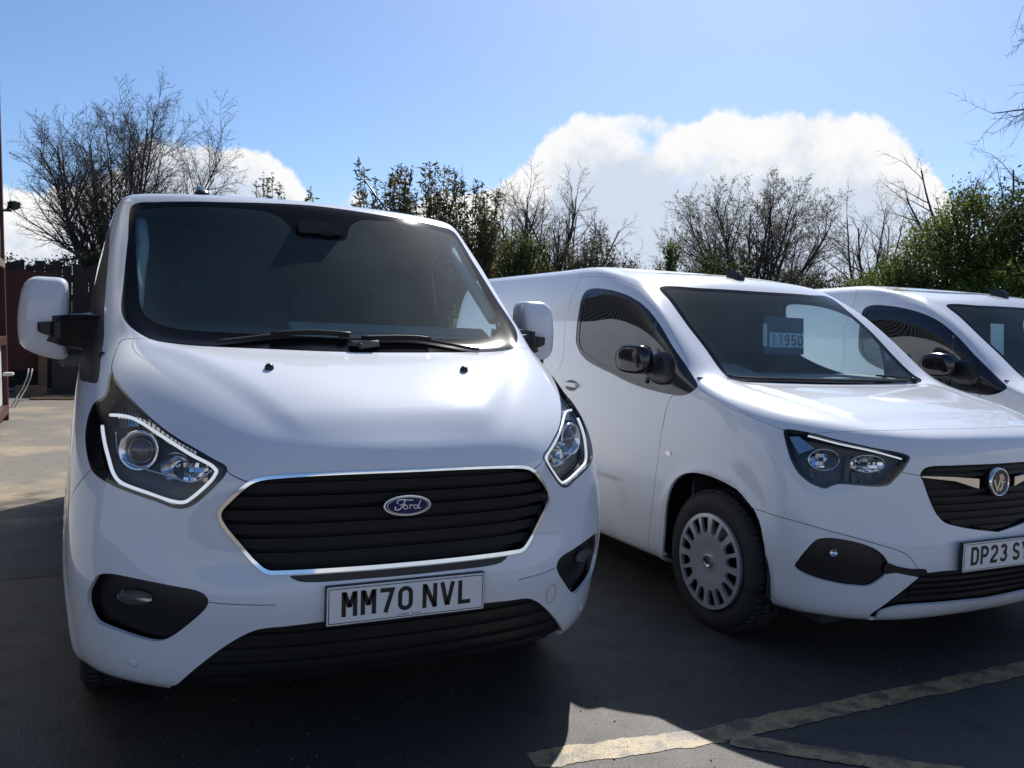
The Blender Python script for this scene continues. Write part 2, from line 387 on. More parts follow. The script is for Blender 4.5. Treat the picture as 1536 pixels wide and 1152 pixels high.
class Skin:
    """cuts the body surface along outlines; every region can become a mesh of its own"""
    def __init__(s, body, near_step=.024, far_step=.06, far_y=2.6):
        s.b = body; s.regions = []; s.gaps = []; s.ns, s.fs, s.fy = near_step, far_step, far_y
    def outline(s, name, pts, mode='near', smooth=True, within=None):
        P = np.array(pts, float)
        if smooth: P = smooth_line(P, True)
        c = s.b.chart(*s.b.near(P, mode)); s.regions.append((name, c, within)); return c
    def outline_mid(s, name, pts, within=None):
        """an outline that crosses the middle of the van: its x < 0 half is kept"""
        P = smooth_line(np.array(pts, float), True); neg = P[:, 0] < 0
        k = next(i for i in range(len(P)) if neg[i] and not neg[i-1]); P = np.roll(P, -k, 0); neg = np.roll(neg, -k)
        m = int(np.argmin(neg)) if not neg.all() else len(P)
        L = P[:m]; L = L[np.concatenate([[True], np.linalg.norm(np.diff(L, axis=0), axis=1) > 1e-5])]
        a = P[-1]+(L[0]-P[-1])*(-P[-1][0]/(L[0][0]-P[-1][0])); b = P[m-1]+(P[m % len(P)]-P[m-1])*(-P[m-1][0]/(P[m % len(P)][0]-P[m-1][0]))
        L = np.concatenate([[a], L, [b]]); L[:, 0] = np.abs(L[:, 0])
        c = s.b.chart(*s.b.near(L)); c[0, 0] = c[-1, 0] = 0
        s.regions.append((name, c, within)); return c
    def arch(s, name, cy, cz, ry, rz, a0=-12, a1=192):
        pts = [(cy+ry*math.cos(R(a0+(a1-a0)*i/48)), cz+rz*math.sin(R(a0+(a1-a0)*i/48))) for i in range(49)]
        c = s.b.chart(*s.b.near(pts, 'side'))
        c = np.concatenate([[[c[0, 0], -.1]], c, [[c[-1, 0], -.1]]]); s.regions.append((name, c, None)); return c
    def band(s, name, zlo, zhi, x1, within, n=24):
        xs = [x1*i/n for i in range(n+1)]
        pts = [(x, zlo) for x in xs]+[(x, zhi) for x in xs[::-1]]
        c = s.b.chart(*s.b.near(pts, 'front')); s.regions.append((name, c, within))
    def inset(s, c, d):
        n = len(c); t = np.roll(c, -1, 0)-np.roll(c, 1, 0); t /= np.maximum(np.linalg.norm(t, axis=1, keepdims=True), 1e-9)
        a = .5*np.sum(c[:, 0]*np.roll(c[:, 1], -1)-np.roll(c[:, 0], -1)*c[:, 1])
        nn = np.stack([-t[:, 1], t[:, 0]], 1)*(1 if a > 0 else -1)
        return c+nn*d
    def add(s, name, c, within=None): s.regions.append((name, c, within)); return c
    def gap(s, pts, w=.0035, mode='near'):
        u, v = s.b.near(pts, mode); c = smooth_line(s.b.chart(u, v), False, .02)
        t = np.gradient(c, axis=0); t /= np.maximum(np.linalg.norm(t, axis=1, keepdims=True), 1e-9)
        n = np.stack([-t[:, 1], t[:, 0]], 1)*w/2
        s.regions.append(('gap', np.concatenate([c+n, (c-n)[::-1]]), None))
    def build(s):
        b = s.b; W, H = b.su[-1], b.sv[-1]
        far_u = None
        pts = []
        # grid: fine at the front, coarse at the back
        ys = b.P[6, :, 1]; fu = np.interp(s.fy, np.maximum.accumulate(ys[:-3]), b.su[:len(ys)-3])
        xs = np.concatenate([np.arange(0, fu, s.ns), np.arange(fu, W, s.fs), [W]])
        yv = np.linspace(0, H, int(H/s.ns)+1)
        G = np.stack(np.meshgrid(xs, yv), -1).reshape(-1, 2)
        keep = (G[:, 0] < fu) | (np.round(G[:, 1]/(yv[1])) % 2 == 0) | (G[:, 1] > H-1e-6)
        verts = list(map(tuple, G[keep])); edges = []
        eps = 1e-4
        for nm, c, _ in s.regions:
            c = c.copy(); c[:, 0] = np.clip(c[:, 0], 0, W); c[:, 1] = np.clip(c[:, 1], 0, H)
            k = len(verts); verts += list(map(tuple, c)); edges += [(k+i, k+(i+1) % len(c)) for i in range(len(c))]
        r = delaunay_2d_cdt([Vector(p) for p in verts], edges, [], 0, 1e-5)
        V = np.array([(p.x, p.y) for p in r[0]]); F = np.array([tuple(f) for f in r[2] if len(f) == 3])
        a, bb, c = V[F[:, 0]], V[F[:, 1]], V[F[:, 2]]
        ar = (bb[:, 0]-a[:, 0])*(c[:, 1]-a[:, 1])-(bb[:, 1]-a[:, 1])*(c[:, 0]-a[:, 0])
        F[ar < 0] = F[ar < 0][:, ::-1]; F = F[np.abs(ar) > 1e-10]
        cen = V[F].mean(1); s.lab = np.zeros(len(F), int); s.names = ['body']
        for nm, c, wi in s.regions:
            if nm not in s.names: s.names.append(nm)
            k = inside(c, cen)
            if wi is not None: k &= inside(wi, cen)
            s.lab[k] = s.names.index(nm)
        s.V, s.F, s.cen = V, F, cen
        s.u, s.v = b.unchart(V); s.p, s.n = b.full(s.u, s.v)
        s.p[V[:, 0] < 1e-6, 0] = 0; s.p[V[:, 0] > W-1e-6, 0] = 0; s.p[V[:, 1] > H-1e-6, 0] = 0
    def components(s, name='body'):
        """split one region into the panels its gaps separate"""
        ids = np.where(s.lab == s.names.index(name))[0]; par = {}
        def find(a):
            while par.setdefault(a, a) != a: par[a] = par[par[a]]; a = par[a]
            return a
        edge = {}
        for f in ids:
            t = s.F[f]
            for i in range(3):
                e = (min(t[i], t[(i+1) % 3]), max(t[i], t[(i+1) % 3]))
                if e in edge: par[find(f)] = find(edge[e])
                else: edge[e] = f
        g = {}
        for f in ids: g.setdefault(find(f), []).append(f)
        return [np.array(x) for x in g.values()]
    def pick(s, comps, pt, mode='near'):
        u, v = s.b.near([pt], mode); c = s.b.chart(u, v)[0]
        return min(range(len(comps)), key=lambda i: np.min(np.sum((s.cen[comps[i]]-c)**2, 1)))
    def mesh(s, faces, off=0.0, rim=.012, mirror='join', rimfn=None):
        """returns (verts, faces, normals) for the x >= 0 half, or joined with its mirror"""
        F = s.F[faces]; ids = np.unique(F); m = -np.ones(len(s.V), int); m[ids] = np.arange(len(ids))
        P = s.p[ids]+s.n[ids]*(off if np.isscalar(off) else off(s.p[ids])[:, None]); N = s.n[ids]; f = m[F]
        P[np.abs(s.p[ids][:, 0]) < 1e-6, 0] = 0
        cnt = {}
        for t in f:
            for i in range(3):
                e = (t[i], t[(i+1) % 3]); cnt[(min(e), max(e))] = cnt.get((min(e), max(e)), 0)+1
        V2, N2, F2 = [], [], []
        base = len(P); Wd = s.b.su[-1]; H = s.b.sv[-1]; C = s.V[ids]
        if rim > 0:
            for t in f:
                for i in range(3):
                    x, y = t[i], t[(i+1) % 3]
                    if cnt[(min(x, y), max(x, y))] > 1: continue
                    cx, cy = C[x], C[y]
                    if (cx[0] < 1e-6 and cy[0] < 1e-6) or (cx[0] > Wd-1e-6 and cy[0] > Wd-1e-6) or (cx[1] < 1e-6 and cy[1] < 1e-6) or (cx[1] > H-1e-6 and cy[1] > H-1e-6): continue
                    d = rim
                    k = base+len(V2)
                    nn = np.cross(P[y]-P[x], N[x]); nn /= max(np.linalg.norm(nn), 1e-9)
                    V2 += [P[x], P[y], P[y]-N[y]*d, P[x]-N[x]*d]; N2 += [nn]*4
                    F2.append((k+1, k, k+3, k+2))
        P = np.concatenate([P, np.array(V2).reshape(-1, 3)]); N = np.concatenate([N, np.array(N2).reshape(-1, 3)])
        faces = [tuple(x) for x in f]+F2
        if mirror == 'half': return P, faces, N
        Pm = P*np.array([-1, 1, 1]); Nm = N*np.array([-1, 1, 1])
        fm = [tuple(x[::-1]) for x in faces]
        if mirror == 'mirrored': return Pm, fm, Nm
        n = len(P); onc = (np.abs(P[:, 0]) < 1e-6) & (np.arange(n) < base)
        idx = np.where(onc, np.arange(n), n+np.cumsum(~onc)-1)
        N[onc, 0] = 0
        return np.concatenate([P, Pm[~onc]]), faces+[tuple(int(idx[i]) for i in x) for x in fm], np.concatenate([N, Nm[~onc]])
    def faces(s, *names):
        k = [s.names.index(n) for n in names if n in s.names]
        return np.where(np.isin(s.lab, k))[0]
    def at(s, pts, mode='near'):
        u, v = s.b.near(pts, mode); return s.b.full(u, v)
def net(rows, flank, rear_y, rx):
    """rows: (front points c0..c5, flank x, flank z, upper); builds columns c0..c13"""
    out = []
    for fr, fx, fz in rows:
        r = [tuple(p) for p in fr]; y5 = r[5][1]
        y6 = max(flank[0], y5+.24); y7 = max(flank[1], y6+.36); y8 = max(flank[2], y7+.42)
        for y in (y6, y7, y8, flank[3], flank[4]): r.append((fx, y, fz))
        k = fx/max(rx, .01)
        r += [(fx*.97, rear_y-.09, fz), (fx*.62, rear_y, fz), (0, rear_y+.02, fz)]
        out.append(r)
    return out

def ford_net():
    def row(z, xs, ys, zs=None): return [(x, y, (zs[i] if zs else z)) for i, (x, y) in enumerate(zip(xs, ys))]
    X = (0, .28, .5, .69, .87, .97)
    R = [
     (row(.22, (0, .28, .5, .62, .74, .84), (.25, .25, .27, .32, .42, .55)), .90, .22),
     (row(.25, (0, .28, .5, .68, .83, .93), (.07, .08, .115, .18, .32, .48)), .975, .25),
     (row(.40, (0, .28, .5, .70, .86, .965), (.02, .03, .07, .17, .305, .47)), .992, .40),
     (row(.53, (0, .28, .5, .70, .88, .982), (.0, .005, .05, .15, .29, .46)), .998, .53),
     (row(.66, (0, .28, .5, .70, .885, .985), (.02, .03, .08, .175, .30, .46)), 1.0, .66),
     (row(.80, (0, .28, .5, .69, .87, .972), (.035, .05, .09, .195, .325, .48), (.80, .80, .80, .81, .83, .85)), .996, .85),
     (row(.93, (0, .28, .5, .67, .85, .955), (.04, .055, .10, .225, .37, .54), (.925, .925, .93, .96, .99, 1.01)), .988, 1.0),
     (row(1.0, (0, .28, .5, .68, .84, .94), (.10, .12, .185, .33, .51, .68), (1.02, 1.03, 1.05, 1.08, 1.115, 1.125)), .978, 1.12),
     (row(1.1, (0, .28, .5, .69, .835, .925), (.28, .31, .38, .52, .68, .83), (1.14, 1.16, 1.18, 1.21, 1.23, 1.22)), .968, 1.20),
     (row(1.2, (0, .28, .5, .69, .83, .91), (.53, .55, .60, .71, .84, .98), (1.24, 1.25, 1.265, 1.295, 1.315, 1.30)), .958, 1.28),
     (row(1.3, (0, .28, .52, .715, .825, .90), (.70, .71, .75, .83, .955, 1.08), (1.29, 1.295, 1.305, 1.335, 1.40, 1.39)), .945, 1.38),
     (row(1.4, (0, .28, .52, .71, .815, .885), (.88, .90, .95, 1.04, 1.14, 1.25), (1.43, 1.435, 1.445, 1.47, 1.525, 1.52)), .925, 1.52),
     (row(1.6, (0, .28, .51, .70, .80, .865), (1.13, 1.15, 1.20, 1.30, 1.39, 1.47), (1.655, 1.655, 1.66, 1.675, 1.715, 1.70)), .895, 1.68),
     (row(1.8, (0, .28, .50, .685, .785, .84), (1.37, 1.385, 1.43, 1.52, 1.595, 1.66), (1.86, 1.86, 1.86, 1.86, 1.868, 1.845)), .86, 1.82),
     (row(1.9, (0, .28, .49, .66, .755, .80), (1.48, 1.495, 1.54, 1.625, 1.69, 1.76), (1.945, 1.943, 1.941, 1.94, 1.942, 1.935)), .80, 1.935),
     (row(1.9, (0, .27, .45, .58, .64, .66), (1.62, 1.64, 1.68, 1.76, 1.85, 1.98), (1.985, 1.983, 1.98, 1.98, 1.98, 1.978)), .66, 1.985),
     (row(1.9, (0,)*6, (1.9, 1.95, 2.0, 2.05, 2.15, 2.3), (2.005,)*6), 0, 2.01),
    ]
    return net(R, (.75, 1.25, 2.0, 3.2, 4.6), 5.2, 1.0)

def small_net():
    def row(z, xs, ys, zs=None): return [(x, y, (zs[i] if zs else z)) for i, (x, y) in enumerate(zip(xs, ys))]
    R = [
     (row(.20, (0, .26, .46, .58, .68, .77), (.25, .25, .28, .33, .42, .54)), .83, .22),
     (row(.23, (0, .26, .47, .64, .78, .86), (.09, .10, .135, .21, .33, .47), (.22, .22, .22, .225, .23, .245)), .89, .25),
     (row(.36, (0, .26, .47, .65, .80, .885), (.03, .04, .085, .17, .30, .455)), .912, .36),
     (row(.50, (0, .26, .47, .66, .82, .90), (.01, .02, .065, .15, .28, .435)), .918, .50),
     (row(.64, (0, .26, .47, .66, .82, .90), (.03, .04, .085, .165, .29, .44)), .92, .64),
     (row(.78, (0, .26, .47, .66, .815, .895), (.04, .055, .10, .185, .31, .46)), .92, .78),
     (row(.90, (0, .26, .47, .655, .805, .885), (.06, .075, .12, .215, .345, .50), (.90, .90, .90, .905, .91, .92)), .918, .92),
     (row(.99, (0, .26, .47, .65, .79, .875), (.09, .105, .15, .26, .40, .56), (.985, .985, .985, .99, 1.0, 1.01)), .913, 1.02),
     (row(1.03, (0, .26, .47, .64, .775, .865), (.18, .20, .245, .35, .49, .66), (1.03, 1.03, 1.032, 1.045, 1.06, 1.07)), .907, 1.10),
     (row(1.1, (0, .26, .47, .64, .77, .86), (.45, .46, .50, .58, .70, .84), (1.085, 1.087, 1.09, 1.105, 1.12, 1.125)), .90, 1.16),
     (row(1.15, (0, .26, .47, .64, .765, .855), (.80, .81, .83, .87, .93, 1.02), (1.145, 1.147, 1.15, 1.16, 1.175, 1.18)), .89, 1.24),
     (row(1.2, (0, .26, .48, .65, .75, .84), (.98, .985, 1.0, 1.03, 1.08, 1.14), (1.17, 1.172, 1.178, 1.195, 1.235, 1.25)), .875, 1.33),
     (row(1.3, (0, .26, .48, .65, .745, .825), (1.13, 1.135, 1.15, 1.185, 1.23, 1.28), (1.29, 1.292, 1.295, 1.305, 1.345, 1.36)), .855, 1.44),
     (row(1.5, (0, .26, .47, .635, .73, .80), (1.40, 1.405, 1.425, 1.465, 1.51, 1.55), (1.52, 1.52, 1.52, 1.525, 1.55, 1.555)), .825, 1.57),
     (row(1.7, (0, .26, .46, .62, .71, .77), (1.61, 1.62, 1.645, 1.69, 1.74, 1.79), (1.685, 1.685, 1.683, 1.678, 1.68, 1.672)), .79, 1.675),
     (row(1.7, (0, .26, .45, .59, .67, .715), (1.71, 1.725, 1.755, 1.80, 1.85, 1.92), (1.735, 1.733, 1.728, 1.725, 1.73, 1.735)), .735, 1.765),
     (row(1.8, (0, .25, .42, .53, .58, .60), (1.85, 1.87, 1.91, 1.98, 2.08, 2.2), (1.77, 1.768, 1.768, 1.77, 1.78, 1.79)), .60, 1.83),
     (row(1.8, (0,)*6, (2.1, 2.15, 2.2, 2.25, 2.3, 2.45), (1.80, 1.80, 1.80, 1.805, 1.81, 1.815)), 0, 1.86),
    ]
    return net(R, (.75, 1.25, 2.0, 3.2, 4.0), 4.40, .92)
# outlines on the vans, metres from the foot of the nose
FORD_LINES = {
    'windscreen': [(-0.767, 1.617, 1.896), (-0.792, 1.398, 1.723), (-0.813, 1.168, 1.545), (-0.825, 0.995, 1.424), (-0.81, 0.918, 1.379), (-0.772, 0.841, 1.342), (-0.713, 0.77, 1.313), (-0.625, 0.735, 1.299), (-0.512, 0.715, 1.292), (-0.227, 0.683, 1.284), (0.166, 0.676, 1.282), (0.457, 0.687, 1.284), (0.602, 0.707, 1.291), (0.688, 0.757, 1.308), (0.758, 0.845, 1.345), (0.83, 0.985, 1.414), (0.866, 1.165, 1.499), (0.851, 1.34, 1.638), (0.833, 1.509, 1.773), (0.818, 1.639, 1.873), (0.755, 1.633, 1.914), (0.579, 1.555, 1.929), (0.287, 1.505, 1.951), (-0.071, 1.481, 1.947), (-0.424, 1.493, 1.928), (-0.668, 1.584, 1.916), (-0.737, 1.617, 1.911)],
    'clear': [(-0.753, 1.544, 1.848), (-0.745, 1.566, 1.869), (-0.67, 1.544, 1.885), (-0.509, 1.479, 1.896), (-0.33, 1.439, 1.9), (-0.231, 1.421, 1.895), (-0.191, 1.402, 1.882), (-0.152, 1.368, 1.855), (-0.128, 1.322, 1.817), (-0.105, 1.278, 1.78), (-0.065, 1.269, 1.773), (0.063, 1.279, 1.782), (0.092, 1.312, 1.81), (0.121, 1.364, 1.853), (0.162, 1.404, 1.885), (0.216, 1.427, 1.902), (0.342, 1.464, 1.919), (0.495, 1.516, 1.928), (0.62, 1.569, 1.924), (0.696, 1.554, 1.882), (0.756, 1.443, 1.77), (0.784, 1.29, 1.645), (0.805, 1.145, 1.533), (0.793, 1.026, 1.453), (0.748, 0.949, 1.406), (0.675, 0.887, 1.372), (0.48, 0.822, 1.353), (0.288, 0.788, 1.345), (0.032, 0.78, 1.345), (-0.206, 0.788, 1.347), (-0.427, 0.813, 1.352), (-0.629, 0.861, 1.361), (-0.705, 0.905, 1.38), (-0.745, 0.957, 1.412), (-0.758, 1.02, 1.453), (-0.76, 1.153, 1.547), (-0.763, 1.346, 1.694)],
    'headlight': [(-0.864, 0.671, 1.203), (-0.829, 0.552, 1.154), (-0.764, 0.402, 1.087), (-0.697, 0.293, 1.033), (-0.629, 0.212, 0.994), (-0.576, 0.158, 0.964), (-0.553, 0.138, 0.952), (-0.546, 0.129, 0.941), (-0.554, 0.127, 0.919), (-0.596, 0.144, 0.868), (-0.633, 0.161, 0.832), (-0.66, 0.176, 0.816), (-0.691, 0.195, 0.814), (-0.742, 0.231, 0.831), (-0.816, 0.287, 0.853), (-0.872, 0.338, 0.874), (-0.909, 0.385, 0.896), (-0.923, 0.408, 0.912), (-0.931, 0.432, 0.936), (-0.939, 0.479, 0.984), (-0.939, 0.517, 1.023), (-0.929, 0.564, 1.073), (-0.913, 0.588, 1.106), (-0.889, 0.58, 1.125), (-0.877, 0.6, 1.148), (-0.872, 0.643, 1.179)],
    'grille': [(-0.572, 0.123, 0.794), (-0.569, 0.123, 0.817), (-0.551, 0.115, 0.842), (-0.495, 0.094, 0.899), (-0.471, 0.087, 0.913), (-0.444, 0.08, 0.92), (-0.35, 0.063, 0.927), (-0.033, 0.042, 0.931), (0.203, 0.048, 0.929), (0.415, 0.074, 0.923), (0.466, 0.086, 0.915), (0.501, 0.096, 0.898), (0.558, 0.119, 0.839), (0.585, 0.13, 0.796), (0.585, 0.127, 0.762), (0.566, 0.114, 0.717), (0.515, 0.086, 0.671), (0.464, 0.06, 0.633), (0.429, 0.048, 0.622), (0.301, 0.024, 0.623), (-0.035, 0.012, 0.62), (-0.391, 0.038, 0.621), (-0.433, 0.049, 0.623), (-0.459, 0.06, 0.639), (-0.522, 0.095, 0.715), (-0.556, 0.113, 0.76)],
    'lip': [(-0.371, 0.033, 0.615), (-0.348, 0.026, 0.601), (-0.313, 0.019, 0.595), (-0.125, 0.007, 0.593), (0.009, 0.006, 0.592), (0.353, 0.026, 0.599), (0.375, 0.032, 0.607), (0.371, 0.034, 0.619), (0.3, 0.023, 0.619), (-0.036, 0.011, 0.616), (-0.312, 0.024, 0.617)],
    'fog': [(-0.884, 0.293, 0.602), (-0.853, 0.266, 0.604), (-0.816, 0.237, 0.6), (-0.707, 0.162, 0.585), (-0.634, 0.119, 0.574), (-0.613, 0.106, 0.565), (-0.6, 0.096, 0.546), (-0.605, 0.098, 0.525), (-0.652, 0.127, 0.47), (-0.701, 0.165, 0.422), (-0.732, 0.188, 0.405), (-0.778, 0.223, 0.406), (-0.851, 0.287, 0.421), (-0.908, 0.346, 0.438), (-0.919, 0.356, 0.456), (-0.931, 0.361, 0.492), (-0.931, 0.351, 0.527), (-0.918, 0.328, 0.568), (-0.905, 0.313, 0.592)],
    'intake': [(-0.682, 0.178, 0.265), (-0.63, 0.131, 0.328), (-0.558, 0.09, 0.396), (-0.5, 0.061, 0.438), (-0.459, 0.046, 0.456), (-0.37, 0.025, 0.463), (-0.27, 0.012, 0.468), (-0.011, 0.006, 0.464), (0.272, 0.014, 0.462), (0.383, 0.027, 0.465), (0.489, 0.055, 0.453), (0.535, 0.075, 0.435), (0.583, 0.101, 0.4), (0.635, 0.131, 0.345), (0.703, 0.191, 0.267), (0.511, 0.111, 0.262), (0.24, 0.087, 0.248), (-0.093, 0.088, 0.244), (-0.432, 0.114, 0.244)],
    'bumper_seam': [(-0.6, 0.096, 0.54), (-0.525, 0.062, 0.535), (-0.412, 0.027, 0.532), (-0.269, 0.006, 0.533), (-0.01, 0, 0.534), (0.284, 0.008, 0.541), (0.42, 0.029, 0.54), (0.595, 0.094, 0.543)],
    'bonnet_a': [(-0.73, 0.787, 1.319), (-0.789, 0.81, 1.32), (-0.826, 0.828, 1.311), (-0.849, 0.77, 1.267), (-0.861, 0.694, 1.218), (-0.856, 0.637, 1.189)],
    'bonnet_b': [(-0.555, 0.136, 0.944), (-0.537, 0.12, 0.925), (-0.49, 0.092, 0.903)],
    'spots': [(-0.803, 0.339, 0.994), (-0.702, 0.24, 0.948), (-0.65, 0.195, 0.928), (-0.366, 0.467, 1.224), (0.006, 0.036, 0.82), (-0.853, 0.265, 0.533), (-0.776, 0.204, 0.522), (-0.801, 0.253, 0.322), (0.579, 0.092, 0.447), (-0.472, 1.627, 1.972), (0.384, 1.595, 1.972), (0.077, 1.314, 1.812)],
    'wiper_a': [(-0.51, 0.749, 1.306), (-0.309, 0.778, 1.336), (-0.153, 0.789, 1.35), (0.044, 0.777, 1.342)],
    'wiper_b': [(0.04, 0.76, 1.329), (0.197, 0.775, 1.338), (0.314, 0.778, 1.336), (0.542, 0.731, 1.298)],
    'stub': [(-0.022, 0.785, 1.349), (0.117, 0.791, 1.352), (0.101, 0.751, 1.323), (-0.002, 0.755, 1.326)],
    'drl_in': [(-0.923, 0.554, 1.074), (-0.91, 0.463, 1.018), (-0.894, 0.393, 0.951), (-0.875, 0.35, 0.9), (-0.816, 0.293, 0.873), (-0.733, 0.228, 0.845), (-0.664, 0.182, 0.836)],
    'drl_lower': [(-0.898, 0.479, 1.046), (-0.892, 0.425, 1), (-0.881, 0.38, 0.953), (-0.866, 0.344, 0.905), (-0.849, 0.321, 0.883), (-0.775, 0.259, 0.856), (-0.698, 0.203, 0.833), (-0.669, 0.185, 0.833), (-0.647, 0.173, 0.849), (-0.592, 0.149, 0.908), (-0.579, 0.147, 0.933)],
    'drl_top': [(-0.874, 0.496, 1.081), (-0.841, 0.463, 1.082), (-0.812, 0.432, 1.078), (-0.784, 0.394, 1.066), (-0.738, 0.327, 1.037), (-0.648, 0.217, 0.979), (-0.591, 0.161, 0.948), (-0.579, 0.147, 0.933)],
    'bowl': [(-0.867, 0.438, 1.041), (-0.867, 0.401, 1.003), (-0.857, 0.361, 0.961), (-0.816, 0.316, 0.939), (-0.723, 0.24, 0.913), (-0.65, 0.185, 0.897), (-0.599, 0.162, 0.938)],
    'trim_front': [(-0.848, 1.789, 1.847), (-0.857, 1.601, 1.779), (-0.861, 1.454, 1.695), (-0.869, 1.308, 1.589), (-0.875, 1.214, 1.517), (-0.883, 1.024, 1.384), (-0.892, 0.84, 1.264), (-0.899, 0.715, 1.196), (-0.907, 0.68, 1.168)],
}
